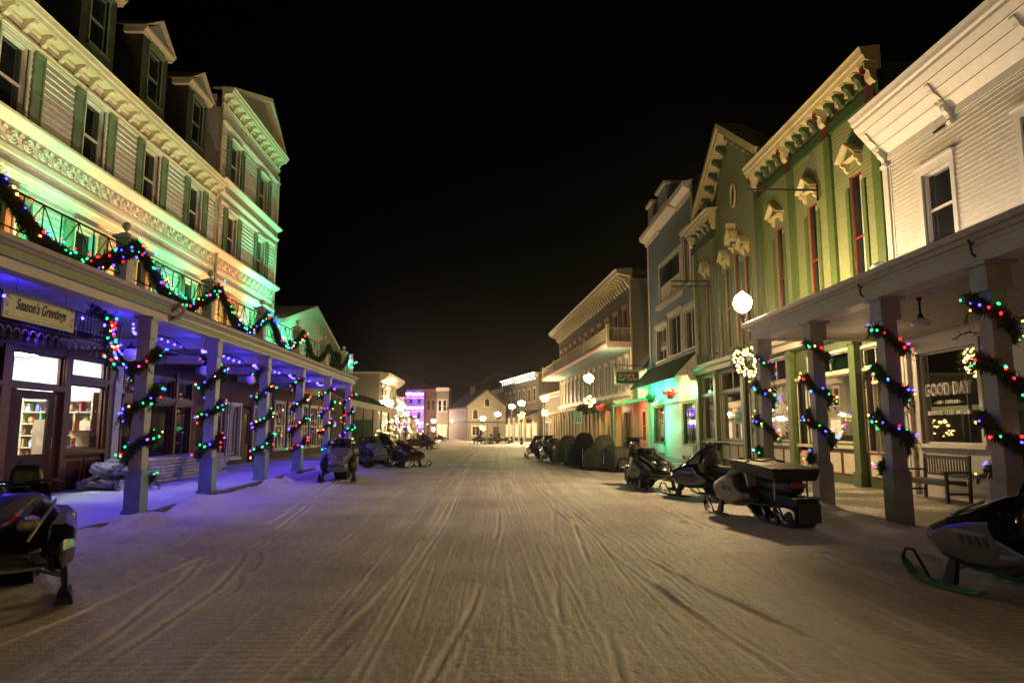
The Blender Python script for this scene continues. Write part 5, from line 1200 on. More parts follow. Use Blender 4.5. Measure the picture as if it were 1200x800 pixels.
# speed limit sign
X_, Y_, Z_ = plane_y(677, 489, 44)
ss_ = thing('speed_sign', 'white speed limit 20 sign on a post by the covered snowmobiles', 'sign', (X_, Y_, 0))
mb = MB(); mb.box(X_-.3, X_+.3, Y_, Y_+.02, Z_-.38, Z_+.38); mb.build('plate', M['white'], ss_, bevel=.03)
mb = MB(); mb.box(X_-.03, X_+.03, Y_+.02, Y_+.06, 0, Z_+.3); mb.build('post', M['grey_plastic'], ss_)
text('20', .42, (X_, Y_-.006, Z_-.13), (1, 0, 0), M['ink'], 'number', ss_)
text('SPEED', .13, (X_, Y_-.006, Z_+.28), (1, 0, 0), M['ink'], 'lettering', ss_); text('LIMIT', .13, (X_, Y_-.006, Z_+.15), (1, 0, 0), M['ink'], 'lettering', ss_)
# ================================================================== far right row
def simple(name, label, F, L_, H, m, parent_wins, mtrim, depth=10, cat='building', corn=True, loc=None, shop=True):
    t = thing(name, label, cat, loc or F.pt(L_/2, 0, -1))
    mb = MB(); FBX = F.box(mb, 0, L_, -.1, H, 0, -depth); mb.build('wall', m, t)
    mb = MB(); F.section(mb, [(0, H-.5), (.12, H-.5), (.15, H-.25), (.5, H-.1), (.55, H+.15), (-depth, H+.1), (-depth, H+.005), (0, H+.005)], -.1, L_+.1)
    if corn: mb.build('cornice', mtrim, t)
    for h in parent_wins: window(F, *h[:4], t, mtrim, M[h[4]] if len(h) > 4 else M['dark_glass'], trim=.12, ww=.01, rec=-.01, hood=.06)
    return t
F5 = Frame((6.9, 104), (-.23, .97), -1)
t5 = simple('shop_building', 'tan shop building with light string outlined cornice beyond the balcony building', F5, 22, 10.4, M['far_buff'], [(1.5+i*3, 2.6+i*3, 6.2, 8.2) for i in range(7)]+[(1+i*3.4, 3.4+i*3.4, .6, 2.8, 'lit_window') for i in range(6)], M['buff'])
mb = MB(); F5.section(mb, [(0, 4.9), (2.4, 3.9), (2.4, 3.75), (0, 4.6)], 0, 22); mb.build('porch_roof', M['roof_dark'], t5)
for i in range(8):
    mb = MB(); s = .3+i*3.05; F5.box(mb, s-.12, s+.12, 0, 3.8, 2.1, 2.34); mb.build('porch_post', M['cream'], t5)
ls = thing('light_string', 'white light string tracing the cornice of the far tan shop building', 'string lights', F5.pt(8, 10.6, .7))
mb = MB(); mb.tube([F5.pt(0, 10.55, .66), F5.pt(22, 10.55, .66)], .03, 4); mb.tube([F5.pt(0, 9.6, .5), F5.pt(12, 9.6, .5)], .025, 4)
for k in range(14): mb.tube([F5.pt(.5+k*1.5, 10.55, .66), F5.pt(1.0+k*1.5, 9.7, .5)], .02, 4)
mb.build('bulb_line', M['b_white'], ls)
F6 = Frame((1.9, 127), (-.2, .98), -1)
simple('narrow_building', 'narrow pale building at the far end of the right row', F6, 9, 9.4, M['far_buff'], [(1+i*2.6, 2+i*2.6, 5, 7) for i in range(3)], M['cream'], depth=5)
# low tan wall between balcony building and shop building
FM = Frame((9.1, 86), (-.12, .99), -1)
simple('low_shop', 'low tan annex in the shade between the balcony building and the far shops', FM, 15, 6.6, M['tan_lap'], [(1.2+i*3.2, 3.4+i*3.2, .6, 2.8) for i in range(4)], M['cream'], depth=8)
# ================================================================== white gabled house facing the street end
hc0, hc1, hc2 = Vector((-4.2, 112, 0)), Vector((2.1, 114, 0)), Vector((-7.8, 124, 0))
FH = Frame((-4.2, 112), (6.3, 2.0), 1); Lh = (hc1-hc0).length
FHs = Frame((-4.2, 112), (-3.6, 12), -1); Ls = (hc2-hc0).length
gh_ = thing('gabled_house', 'white gabled house with arched windows facing down the street', 'house', (-2, 118, 0))
mb = MB(); FH.prism(mb, [(0, -.1), (Lh, -.1), (Lh, 5.7), (Lh*.5, 8.3), (0, 5.7)], 0, -Ls); mb.build('wall', M['far_white'], gh_)
mb = MB(); FH.prism(mb, [(-.5, 5.35), (Lh/2, 8.35), (Lh/2, 8.6), (-.6, 5.5)], .4, -Ls-.3); FH.prism(mb, [(Lh+.5, 5.35), (Lh/2, 8.35), (Lh/2, 8.6), (Lh+.6, 5.5)], .4, -Ls-.3); mb.build('roof', M['roof_dark'], gh_)
def arched(F, c, z0, z1, hw, parent):
    mb = MB(); pts = [(c-hw, z0), (c+hw, z0), (c+hw, z1)]+[(c+hw*math.cos(a), z1+hw*math.sin(a)) for a in [math.pi*i/8 for i in range(1, 8)]]+[(c-hw, z1)]
    big = [(c+(p[0]-c)*1.18, z0+(p[1]-z0)*1.08-.06) for p in pts]; F.prism(mb, big, .003, .08); o = mb.build('window', M['cream'], parent)
    mb = MB(); F.prism(mb, pts, .081, .09); mb.build('pane', M['dark_glass'], o)
arched(FH, Lh*.5, 5.6, 6.5, .38, gh_); arched(FH, Lh*.2, 3.6, 4.7, .42, gh_); arched(FH, Lh*.8, 3.6, 4.7, .42, gh_)
mb = MB(); FH.box(mb, -.1, Lh, 2.95, 3.15, .003, .2); FHs.box(mb, -.1, Ls, 2.95, 3.15, .003, .2); mb.build('trim_band', M['wood_near'], gh_)
for s in (1.5, 4, 6.5, 9): window(FHs, s-.4, s+.4, 3.7, 5.0, gh_, M['cream'], M['red_trim'], trim=.1, ww=.01, rec=-.01)
for q in ((.2, .3), (3.3, 3.4)): mb = MB(); FH.box(mb, *q, 0, 2.9, .003, .03); mb.build('corner_board', M['wood_near'], gh_)
def facing(name, label, x0, x1, y, H, m, wins, mtrim, cat='building', depth=9):
    F = Frame((x0, y), (1, 0), 1); return F, simple(name, label, F, x1-x0, H, m, wins, mtrim, depth=depth, cat=cat)
Fc, tc_ = facing('cream_building', 'cream corner building with a bay left of the white gabled house', -10.4, -8.2, 126, 9.4, M['far_white'], [(.3, .9, 5.2, 7.2), (1.2, 1.8, 5.2, 7.2), (.3, 1.9, .6, 2.6, 'lit_window')], M['cream'])
Fd, td_ = facing('brick_building', 'dark red brick building between the purple lit and the cream building', -12.6, -10.5, 127, 9.2, M['brick'], [(.3, .9, 5.5, 7.2), (1.2, 1.8, 5.5, 7.2), (.3, .9, 1, 3.0), (1.2, 1.8, 1, 3)], M['wood_dark'])
Fp, tp_ = facing('purple_lit_building', 'tall narrow building with three balconies covered in purple lights', -15.9, -12.7, 126, 9.0, M['lilac'], [(.5, 1.1, 6.6, 8.2), (2, 2.6, 6.6, 8.2), (.5, 1.1, 3.9, 5.5), (2, 2.6, 3.9, 5.5), (1, 2.2, .3, 2.4, 'lit_window')], M['lilac'])
for z in (2.9, 5.6, 8.1):
    mb = MB(); Fp.box(mb, 0, 3.2, z, z+.12, .003, 1.1); Fp.box(mb, 0, 3.2, z+.85, z+.92, 1.02, 1.08)
    for k in range(17): Fp.box(mb, k*.195, k*.195+.05, z+.12, z+.85, 1.03, 1.07)
    mb.build('balcony', M['lilac'], tp_)
random.seed(8)
for k, z in enumerate((2.9, 5.6, 8.1)):
    t = thing('light_string', ['lowest', 'middle', 'topmost'][k]+' of the three rows of purple lights on the far narrow building', 'string lights', Fp.pt(1.6, z, 1.1))
    mb = MB()
    for i in range(17):
        for j in range(3): p = Fp.pt(.08+i*.19+random.uniform(-.03, .03), z-.5+j*.45+random.uniform(-.1, .1), 1.12); mb.sphere(p, .09, 6, 4)
    mb.build('bulbs', M['b_purple'], t)
    mb = MB(); mb.tube([Fp.pt(u*3.2/24, z+.35-.35*abs(math.sin(u*math.pi/6)), 1.16) for u in range(25)], .045, 4); mb.build('white_rope', M['b_white'], t)
for k, (F_, s_, z_, lab) in enumerate(((FM, 4, 3.6, 'small dark sign board jutting from the low tan annex'), (F5, 2.5, 3.2, 'small dark sign board under the porch of the far tan shop building'), (FB, 24, 3.3, 'small dark sign board under the arcade of the balcony building'))):
    sg = thing('projecting_sign', lab, 'sign', F_.pt(s_, z_, .6)); mb = MB(); F_.box(mb, s_, s_+.08, z_-.35, z_+.25, .35, 1.25); mb.build('board', M['wood_dark'], sg, bevel=.01)
    mb = MB(); mb.tube([F_.pt(s_+.04, z_+.34, 0), F_.pt(s_+.04, z_+.34, 1.3)], .025, 5); mb.build('bracket_arm', M['iron'], sg)
mb = MB(); FH.box(mb, 2.2, 2.9, 7.0, 9.2, -6.2, -5.5); FH.box(mb, 2.12, 2.98, 9.2, 9.32, -6.28, -5.42); mb.build('chimney', M['brick'], gh_)
mb = MB(); FH.box(mb, 4.4, 5.4, .05, 2.3, .003, .06); mb.build('door', M['wood_near'], gh_); window(FH, .8, 2.6, .9, 2.4, gh_, M['cream'], M['dark_glass'], rail=False, vbars=2, trim=.1, ww=.01, rec=-.01)
# far left row beyond the corner building
F8 = Frame((-11.2, 73), (-.085, .996), 1)
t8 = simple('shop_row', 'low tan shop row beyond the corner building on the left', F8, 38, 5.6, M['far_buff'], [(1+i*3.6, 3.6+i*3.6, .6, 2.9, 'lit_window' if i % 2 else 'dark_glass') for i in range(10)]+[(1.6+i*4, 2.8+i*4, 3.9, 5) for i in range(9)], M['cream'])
mb = MB(); F8.section(mb, [(0, 3.7), (2.2, 3.2), (2.2, 3.1), (0, 3.5)], 0, 38); mb.build('porch_roof', M['roof_dark'], t8)
for i in range(10): mb = MB(); s = .4+i*4.1; F8.box(mb, s-.08, s+.08, 0, 3.2, 2.0, 2.16); mb.build('porch_post', M['cream'], t8)
F9 = Frame((-16.6, 119), (.5, .87), 1)
simple('far_shop', 'plain tan building left of the purple lit building', Frame((-22, 124), (1, 0), 1), 5.8, 7.6, M['far_buff'], [(1, 2, 4, 5.6), (3.4, 4.4, 4, 5.6)], M['buff'])
# ================================================================== street lamps
def lamp(x, y, z, label, r=.2, far=False, gm=None):
    t = thing('street_lamp', label, 'street lamp', (x, y, 0), group='globe street lamps')
    mb = MB(); mb.lathe((x, y, -.05), [(.2, 0), (.2, .25), (.14, .32), (.12, .7), (.07, .8), (.055, 1.1), (.045, z-.55), (.07, z-.5), (.07, z-.42), (.12, z-.34), (.12, z-.28)], 14); mb.build('pole', M['iron'], t)
    mb = MB(); mb.lathe((x, y, z-.3), [(.08, 0), (r*.8, .1), (r, .28), (r*.92, .4), (r*.6, .5), (.04, .58), (.03, .62)], 14); mb.build('globe', M[gm] if gm else M['globe'] if not far else M['globe_far'], t, smooth=True)
    mb = MB(); mb.lathe((x, y, z+.3), [(.03, 0), (.05, .03), (.02, .1), (.01, .16)], 8); mb.build('finial', M['iron'], t)
    return t
def wreath(x, y, z, rad, label, n=900, nb=22, r=.03, far=False):
    t = thing('lit_wreath', label, 'wreath', (x, y, z), group='lit wreaths on the street lamps')
    path = [(x+rad*math.cos(a), y-.12, z+rad*math.sin(a)) for a in [i*2*math.pi/20 for i in range(21)]]
    foliage(path, .11, n, M['needle'], 'greenery', parent=t, leaf=.1)
    for k in range(nb):
        a = k*2*math.pi/nb+random.uniform(-.1, .1); rr = rad+random.uniform(-.17, .13)
        bulb((x+rr*math.cos(a), y-.24-random.uniform(0, .05), z+rr*math.sin(a)), 'warm_led', t, r)
    return t
def atz(px_, py_, z):                  # a lamp head at height z on this sight line
    d = ray(px_, py_); t = (z-EYE)/d.z; return (t*d.x, t*d.y)
lx, ly = atz(870, 354, 5.4); lamp(lx, ly, 5.4, 'nearest lit street lamp on the right at the end of the white porch', r=.26)
random.seed(31); wreath(lx-.05, ly-.15, 3.62, .33, 'warm lit wreath on the nearest street lamp beside the white porch', n=2600, nb=80, r=.03)
lx, ly = atz(690, 443, 5.4); lamp(lx, ly, 5.4, 'lit street lamp in front of the big balcony building', r=.34, gm='globe_mid'); wreath(lx, ly-.1, 3.7, .3, 'warm lit wreath on the lamp before the balcony building', 500, 16, .07)
lx, ly = atz(638, 467, 5.4); lamp(lx, ly, 5.4, 'lit street lamp past the far corner of the balcony building', r=.4, far=True); wreath(lx, ly-.1, 3.7, .3, 'warm lit wreath on the lamp past the balcony building', 300, 16, .09)
for pxx, pyy, z, lab in ((611, 472, 5.0, 'first of the two close lamps before the far tan shop building'), (600, 476, 5.0, 'second of the two close lamps before the far tan shop building'), (583, 485, 4.0, 'street lamp right of the white gabled house'), (566, 490, 3.6, 'street lamp before the arched windows of the white gabled house'), (531, 493, 3.4, 'street lamp before the cream building at the street end'), (508, 493, 3.4, 'street lamp before the brick building at the street end'),
                           (456, 472, 4.2, 'big lit lamp on the left beyond the tan corner building'), (469, 478, 4.2, 'second lit lamp of the left row beyond the corner building'), (476, 485, 4.0, 'third lit lamp of the left row before the purple lit building'), (462, 490, 3.0, 'low lit lamp under the left row porch'), (488, 494, 3.2, 'lit lamp at the foot of the purple lit building')):
    lx, ly = atz(pxx, pyy, z); lamp(lx, ly, z, lab, r=.42, far=True)
    if pxx in (611, 508, 566): wreath(lx, ly-.1, z-1.5, .3, 'warm lit wreath on the '+lab.split(' before ')[0].split(' right ')[0]+' far down the street', 150, 12, .09)
# lamps along the same street behind the viewer light the foreground snow
lamp(6.9, -7, 5.4, 'street lamp behind the viewer on the right', gm='globe_back'); lamp(-6.0, -12, 5.4, 'street lamp behind the viewer on the left', gm='globe_back')
# ================================================================== garlands
def post_garland(x, y, z0, z1, turns, a0, label, group, hw=.12, n=1500, nb=20, rb=.028, seed=1):
    random.seed(seed); t = thing('lit_garland', label, 'garland', (x, y, z0), group=group); path = []; N_ = int(turns*18)
    for i in range(N_+1):
        u = i/N_; a = a0+u*turns*2*math.pi*(1 if x < 0 else -1)
        r = hw*1.18/max(abs(math.cos(a)), abs(math.sin(a)))**.6+.05; path.append((x+r*math.cos(a), y+r*math.sin(a), z0+(z1-z0)*u+.035*math.sin(a*2.3+seed)+.03*math.sin(a*.7+seed*2)))
    foliage(path, .07, int(n*3.), M['needle'], 'greenery', parent=t, leaf=.065, droop=.06)
    for q in range(20):
        i = random.randrange(N_); p = Vector(path[i]); d = (p-Vector((x, y, p.z))).normalized()
        foliage([p+d*.08, p+d*.14+Vector((0, 0, -.08)), p+d*random.uniform(.12, .2)+Vector((random.uniform(-.06, .06), random.uniform(-.06, .06), -random.uniform(.12, .34)))], .03, 70, M['needle'], 'sprig', parent=t, leaf=.04, droop=.03)
    for k in range(nb):
        u = (k+.5)/nb+random.uniform(-.015, .015); i = min(N_-1, max(0, int(u*N_))); p = Vector(path[i]); c = Vector((x, y, p.z)); d = (p-c).normalized()
        bulb(p+d*random.uniform(.1, .17)+Vector((0, 0, random.uniform(-.08, .08))), random.choice(BULBS), t, rb*random.uniform(.45, .85))
    return t
names_l = ['nearest post of the hotel porch', 'second post of the hotel porch', 'third post of the hotel porch', 'fourth post of the hotel porch', 'fifth post of the hotel porch', 'last post of the hotel porch']
for k, y in enumerate(PY):
    z = walk_z(y)
    post_garland(-6.5, y, z+.75, 3.35, 3.3, .6+k, 'lit spruce garland wound round the '+names_l[k], 'garlands on the hotel porch posts', n=[2300, 1900, 1500, 1200, 1000, 900][k], nb=[50, 48, 44, 40, 36, 32][k], rb=[.024, .026, .03, .033, .036, .04][k], seed=40+k)
names_r = ['white porch post half hidden by the near snowmobile', 'white porch post beside the bench', 'white porch post behind the cargo snowmobile', 'farthest white porch post next to the street lamp']
for k, y in enumerate(RPY[1:]):
    post_garland(PXR, y, 1.0, 3.45, 3.0, 2.2+.5*k, 'lit spruce garland wound round the '+names_r[k], 'garlands on the white porch posts', n=[2600, 2400, 2100, 1800][k], nb=[54, 52, 48, 44][k], rb=[.024, .024, .026, .03][k], seed=60+k)
# long swag on the balcony rail of the hotel
random.seed(77)
bays_r = [(8.4, 12.0), (12.0, 15.66), (15.66, 19.2), (19.2, 22.8)]
nm = ['left end of the hotel balcony rail', 'second stretch of the hotel balcony rail', 'third stretch of the hotel balcony rail', 'fourth stretch of the hotel balcony rail', 'fifth stretch of the hotel balcony rail', 'last stretch of the hotel balcony rail']
allb = bays_r+[(22.8, 26.4), (26.4, 29.9)]
for k, (a, b) in enumerate(allb):
    t = thing('swag_garland', ('lit' if k < 4 else 'unlit')+' spruce swag on the '+nm[k], 'garland', (-6.4, (a+b)/2, 4.3), group='swags along the hotel balcony rail')
    path = []
    for i in range(25):
        u = i/24; path.append((-6.38+.05*math.sin(u*9), a+(b-a)*u, 4.93-.72*math.sin(math.pi*u)**.85+.03*math.sin(u*17)))
    foliage(path, .06 if k < 4 else .055, [14000, 10000, 7000, 5500, 3500, 2500][k], M['needle'], 'greenery', parent=t, leaf=.065, droop=.09)
    if k < 4:
        for j in range([48, 42, 36, 32][k]):
            p = Vector(path[min(24, int((j+random.random())/[48, 42, 36, 32][k]*25))]); bulb(p+Vector((random.uniform(.06, .16), random.uniform(-.07, .07), random.uniform(-.13, .13))), random.choice(BULBS), t, [.022, .024, .027, .03][k]*random.uniform(.45, .9))
# extra lit post beyond the hotel porch, on the balcony of the gabled building
ep = thing('light_post', 'slim post on the far end of the porch roof wrapped in coloured lights', 'post', (-6.4, 30.6, 4.2))
mb = MB(); sq(mb, -6.55, 31.3, 4.2, 5.1, .1); mb.build('shaft', M['cream'], ep)
for j in range(16): bulb((-6.4+random.uniform(-.1, .15), 30.9+random.uniform(-.9, .5), 4.35+random.uniform(0, .6)), random.choice(BULBS), ep, .035)
# hanging cluster of lights on the iron screen
t = thing('light_cluster', 'cluster of coloured bulbs and greenery hanging on the right end of the iron screen', 'string lights', (-7.3, 13.2, 3.3)); random.seed(9)
foliage([(-7.3, 12.95, 3.75), (-7.3, 13.0, 3.3), (-7.3, 13.15, 2.85)], .12, 500, M['needle'], 'greenery', parent=t, leaf=.09)
foliage([(-7.3, 12.4, 3.8), (-7.3, 12.95, 3.75)], .08, 200, M['needle'], 'greenery', parent=t, leaf=.07)
for j in range(34): bulb((-7.25+random.uniform(0, .1), 13.05+random.gauss(0, .16), random.uniform(2.85, 3.75)), random.choice(BULBS), t, .022)
# small bare decorated trees on the left pavement far off
for k, (x, y, h) in enumerate(((-6.4, 47, 2.8), (-6.2, 52, 3.2), (-6.3, 42, 2.4))):
    t = thing('decorated_tree', ['leafless little tree dotted with warm lights beyond the left snowmobiles', 'leafless little tree with a magenta light star on the left', 'leafless little tree nearest the black canopy poles'][k], 'tree', (x, y, 0)); random.seed(90+k)
    mb = MB(); mb.tube([(x, y, 0), (x+.03, y, h*.5), (x, y, h)], .05, 6, taper=.3); mb.build('trunk', M['needle_brown'], t)
    mb = MB(); tips = []
    for j in range(34):
        z = h*random.uniform(.25, .9); a = random.uniform(0, 6.3); l = (1.05-z/h)*1.1+.15; p1 = (x+l*math.cos(a), y+l*math.sin(a), z+l*.5); mb.tube([(x, y, z), ((x+p1[0])/2, (y+p1[1])/2, z+l*.32), p1], .014, 4, taper=.4); tips.append(p1)
        for q in range(3): 
            b2 = a+random.uniform(-1, 1); mid = Vector((x+l*.6*math.cos(a), y+l*.6*math.sin(a), z+l*.3)); e_ = mid+Vector((math.cos(b2), math.sin(b2), .6))*l*.35; mb.tube([mid, e_], .008, 4); tips.append(tuple(e_))
    mb.build('branch', M['needle_brown'], t)
    for p in random.sample(tips, 36): bulb(p, 'warm_led' if k != 1 else random.choice(['b_red', 'warm_led', 'b_blue', 'b_amber', 'warm_led']), t, .04)
# ================================================================== snowmobiles (local: x forward, z up)
def ringx(x, hw, z0, z1, zm=None, top=.6, n=12, dy=0):
    """cross-section ring: flat-ish belly, bulging flanks, narrower top"""
    zm = (z0+z1)/2 if zm is None else zm
    pts = [(-.7*hw, z0), (.7*hw, z0), (hw*.96, z0+(zm-z0)*.45), (hw, zm), (hw*.9, zm+(z1-zm)*.5), (hw*top, z1-.02), (hw*top*.45, z1), (-hw*top*.45, z1), (-hw*top, z1-.02), (-hw*.9, zm+(z1-zm)*.5), (-hw, zm), (-hw*.96, z0+(zm-z0)*.45)]
    return [(x, y+dy, z) for y, z in pts]
def snowmobile(label, hood='black_gloss', panel='black_matt', seat='seat_vinyl', skic='black_matt', accent=None, tall=0., screen='smoke_glass', screen_h=.22, pack=False, rack=False, twoup=False, scale=1., group='snowmobiles parked along the street', sweep=1.):
    t = thing('snowmobile', label, 'snowmobile', (0, 0, 0), group=group)
    H = M
    # hood and nose
    mb = MB(); mb.loft([ringx(1.18, .12, .42, .52, .47), ringx(1.10, .27, .36, .6, .48), ringx(.9, .42, .3, .72, .5), ringx(.65, .5, .27, .82, .52), ringx(.35, .5, .27, .93+tall*.5, .55), ringx(.12, .42, .3, 1.0+tall, .6), ringx(-.05, .3, .36, .97+tall, .62)])
    b = mb.build('hood', H[hood], t, smooth=True, local=True, sub=2)
    mb = MB()                      # headlamps in the cowl
    for y in (-.15, .15): mb.loft([[(.82+.0, y+.09*math.cos(a), .765+.045*math.sin(a)) for a in [i*math.pi/5 for i in range(10)]], [(.93, y+.085*math.cos(a), .72+.04*math.sin(a)) for a in [i*math.pi/5 for i in range(10)]]])
    mb.build('headlight', H['lens'], t, smooth=True, local=True)
    for s in (-1, 1):              # angular side panel with intake
        pp = [(1.1, .47), (.86, .3), (.42, .23), (-.05, .25), (-.52, .38), (-.44, .5), (-.06, .62), (.06, .84), (.42, .8), (.78, .71), (1.04, .6)]
        mb = MB(); mb.loft([[(u, s*.3, v) for u, v in pp], [(.28+(u-.28)*.97, s*.44, .52+(v-.52)*.97) for u, v in pp], [(.24+(u-.24)*.74, s*.53, .5+(v-.5)*.72) for u, v in pp]])
        sp = mb.build('side_panel', H[panel], t, local=True, bevel=.03)
        mb = MB()
        for k in range(4): mb.prism([(.1+k*.1, .5), (.15+k*.1, .5), (.19+k*.1, .58), (.15+k*.1, .58)], lambda u, v, w_: (u, w_, v), s*.53, s*.537)
        mb.build('vent', H['iron'], sp, local=True)
        if accent:
            mb = MB(); mb.prism([(.68, .6), (.5, .635), (.1, .63), (.2, .6), (.5, .59)], lambda u, v, w_: (u, w_, v), s*.531, s*.538)
            mb.prism([(-.0, .42), (-.22, .44), (-.24, .48), (-.03, .46)], lambda u, v, w_: (u, w_, v), s*.531, s*.538); mb.build('decal', H[accent], sp, local=True)
    if accent:
        mb = MB()
        for s in (-1, 1): mb.tube([(1.06, s*.16, .6), (.85, s*.24, .745), (.6, s*.3, .83), (.35, s*.33, .9+tall*.45)], .016, 6)
        mb.build('hood_stripe', H[accent], b, local=True)
    # tunnel, seat, tail
    mb = MB(); mb.prism([(.0, .34), (-1.5, .36), (-1.55, .42), (-1.5, .5), (-.3, .56), (.0, .6)], lambda u, v, w_: (u, w_, v), -.2, .2); tun = mb.build('tunnel', H['black_matt'], t, local=True, bevel=.01)
    sh_ = .12 if twoup else 0
    mb = MB(); mb.loft([ringx(.02, .13, .58, .84, .7), ringx(-.2, .17, .54, .8, .68), ringx(-.5, .19, .52, .76, .66), ringx(-.8, .2, .52, .8+sh_, .66), ringx(-1.1, .19, .52, .82+sh_, .68), ringx(-1.26, .15, .54, .8+sh_, .68)]); mb.build('seat', H[seat], t, smooth=True, local=True, sub=2)
    for s in (-1, 1):
        mb = MB(); mb.prism([(.1, s*.2), (-1.15, s*.2), (-1.15, s*.36), (-.1, s*.5), (.1, s*.48)], lambda u, v, w_: (u, v, w_), .33, .36); mb.build('running_board', H['black_matt'], t, local=True)
    mb = MB(); mb.box(-1.58, -1.55, -.19, .19, .12, .42); mb.build('snow_flap', H['rubber'], t, local=True)
    mb = MB(); mb.tube([(-1.35, -.22, .48), (-1.6, -.24, .52), (-1.66, -.12, .54), (-1.66, .12, .54), (-1.6, .24, .52), (-1.35, .22, .48)], .018, 8); mb.build('rear_bumper', H['chrome'], t, smooth=True, local=True)
    mb = MB(); mb.box(-1.3, -1.27, -.13, .13, .66+sh_, .73+sh_); mb.build('tail_light', H['red_lens'], t, local=True, bevel=.008)
    mb = MB(); mb.tube([(1.02, -.2, .44), (1.26, -.16, .5), (1.3, 0, .52), (1.26, .16, .5), (1.02, .2, .44)], .018, 8); mb.build('front_bumper', H['black_matt'], t, smooth=True, local=True)
    # belt on its rails
    prof = [(-1.46, .19), (-1.42, .07), (-1.3, .02), (-.25, .02), (-.05, .1), (.18, .26), (.2, .38), (.1, .42), (-1.35, .34), (-1.45, .3)]
    mb = MB(); n = len(prof); inner = [(x+(-.62-x)*.05, z+(.2-z)*.18) for x, z in prof]
    for i in range(n):
        a, c = prof[i], prof[(i+1) % n]; a2, c2 = inner[i], inner[(i+1) % n]
        mb.add([(a[0], -.19, a[1]), (c[0], -.19, c[1]), (c[0], .19, c[1]), (a[0], .19, a[1]), (a2[0], -.19, a2[1]), (c2[0], -.19, c2[1]), (c2[0], .19, c2[1]), (a2[0], .19, a2[1])], [(0, 1, 2, 3), (4, 5, 6, 7), (0, 1, 5, 4), (3, 2, 6, 7)])
    for i in range(n):
        a, c = Vector(prof[i]), Vector(prof[(i+1) % n]); L_ = (c-a).length; m_ = max(1, int(L_/.075)); nn = Vector(((c-a).y, -(c-a).x)).normalized()
        if i in (7, 8): continue
        for k in range(m_): p = a.lerp(c, (k+.5)/m_); q = p+nn*.022; mb.prism([(p.x-.012, p.y), (p.x+.012, p.y), (q.x+.012, q.y), (q.x-.012, q.y)], lambda u, v, w_: (u, w_, v), -.185, .185)
    tk = mb.build('track', H['rubber'], t, local=True)
    for (wx, wz, wr) in ((-1.3, .17, .11), (-.9, .1, .06), (-.5, .1, .06), (.05, .28, .09), (-.85, .26, .06)):
        for s in (-.21, .2): mb = MB(); mb.lathe((wx, s, wz), [(wr, 0), (wr, .02), (wr*.6, .03), (.02, .03)], 14, 'Y'); mb.build('idler_wheel', H['black_matt'], tk, local=True)
    mb = MB(); 
    for s in (-.16, .16): mb.box(-1.3, -.2, s-.02, s+.02, .06, .1); mb.tube([(-1.0, s, .1), (-.7, s, .36)], .02, 6); mb.tube([(-.45, s, .1), (-.2, s, .36)], .02, 6)
    mb.build('suspension_rail', H['chrome'], tk, local=True)
    # skis, spindles, shocks, arms
    for s in (-1, 1):
        y = s*.48; mb = MB(); pr = [(-.42, .035), (-.3, .012), (.3, .012), (.5, .05), (.62, .13), (.68, .2)]; rings = []
        for i, (x, z) in enumerate(pr): hw = [.05, .065, .075, .07, .055, .03][i]; rings.append([(x+.72, y-hw, z), (x+.72, y+hw, z), (x+.72, y+hw*.8, z+.02), (x+.72, y-hw*.8, z+.02)])
        mb.loft(rings); mb.box(.35, 1.0, y-.012, y+.012, .03, .06)
        sk_ = mb.build('ski', H[skic], t, local=True)
        mb = MB(); mb.tube([(.72+.68, y, .2), (.72+.62, y, .3), (.72+.5, y, .31), (.72+.28, y, .06)], .016, 6); mb.build('ski_loop', H['black_matt'], sk_, smooth=True, local=True)
        mb = MB(); mb.loft([[(.62, y-.03, .06), (.8, y-.03, .06), (.8, y+.03, .06), (.62, y+.03, .06)], [(.6, y-.025-.03*s, .34), (.7, y-.025-.03*s, .34), (.7, y+.025-.03*s, .34), (.6, y+.025-.03*s, .34)]]); mb.build('spindle', H['black_matt'], sk_, local=True, bevel=.01)
        mb = MB(); mb.tube([(.66, s*.46, .2), (.62, s*.3, .62)], .022, 8)
        for k in range(7): u = .2+.1*k; p = Vector((.66, s*.46, .2)).lerp(Vector((.62, s*.3, .62)), u); mb.sphere(p, .038, 10, 4, .3)
        mb.build('shock', H['chrome'], t, smooth=True, local=True)
        mb = MB(); mb.tube([(.66, s*.46, .2), (.45, s*.22, .33)], .016, 6); mb.tube([(.66, s*.46, .2), (.85, s*.2, .33)], .016, 6); mb.tube([(.64, s*.46, .3), (.6, s*.22, .42)], .016, 6); mb.build('suspension_arm', H['grey_plastic'], t, local=True)
    # windshield, bars
    if screen:
        mb = MB(); zb = .93+tall; rr = []
        for k in range(4):
            u = k/3; z = zb+screen_h*u; x = .22-.16*u; hw = .3-.06*u; rr.append([(x-.14*abs(c)**2*1.2, hw*c, z-.06*(1-u)*abs(c)) for c in (-1, -.75, -.45, -.15, .15, .45, .75, 1)])
        vs_ = [p for r_ in rr for p in r_]; fs_ = [(i*8+j, i*8+j+1, i*8+j+9, i*8+j+8) for i in range(3) for j in range(7)]
        mb.add(vs_, fs_); mb.build('windshield', H[screen], t, smooth=True, local=True, fixn=False)
    mb = MB(); zb = 1.02+tall; mb.tube([(.08, 0, .9+tall), (-.06, 0, zb)], .03, 8); mb.tube([(-.2, -.36, zb+.02), (-.1, -.24, zb+.06), (-.05, 0, zb+.03), (-.1, .24, zb+.06), (-.2, .36, zb+.02)], .014, 8); hb = mb.build('handlebar', H['black_matt'], t, smooth=True, local=True)
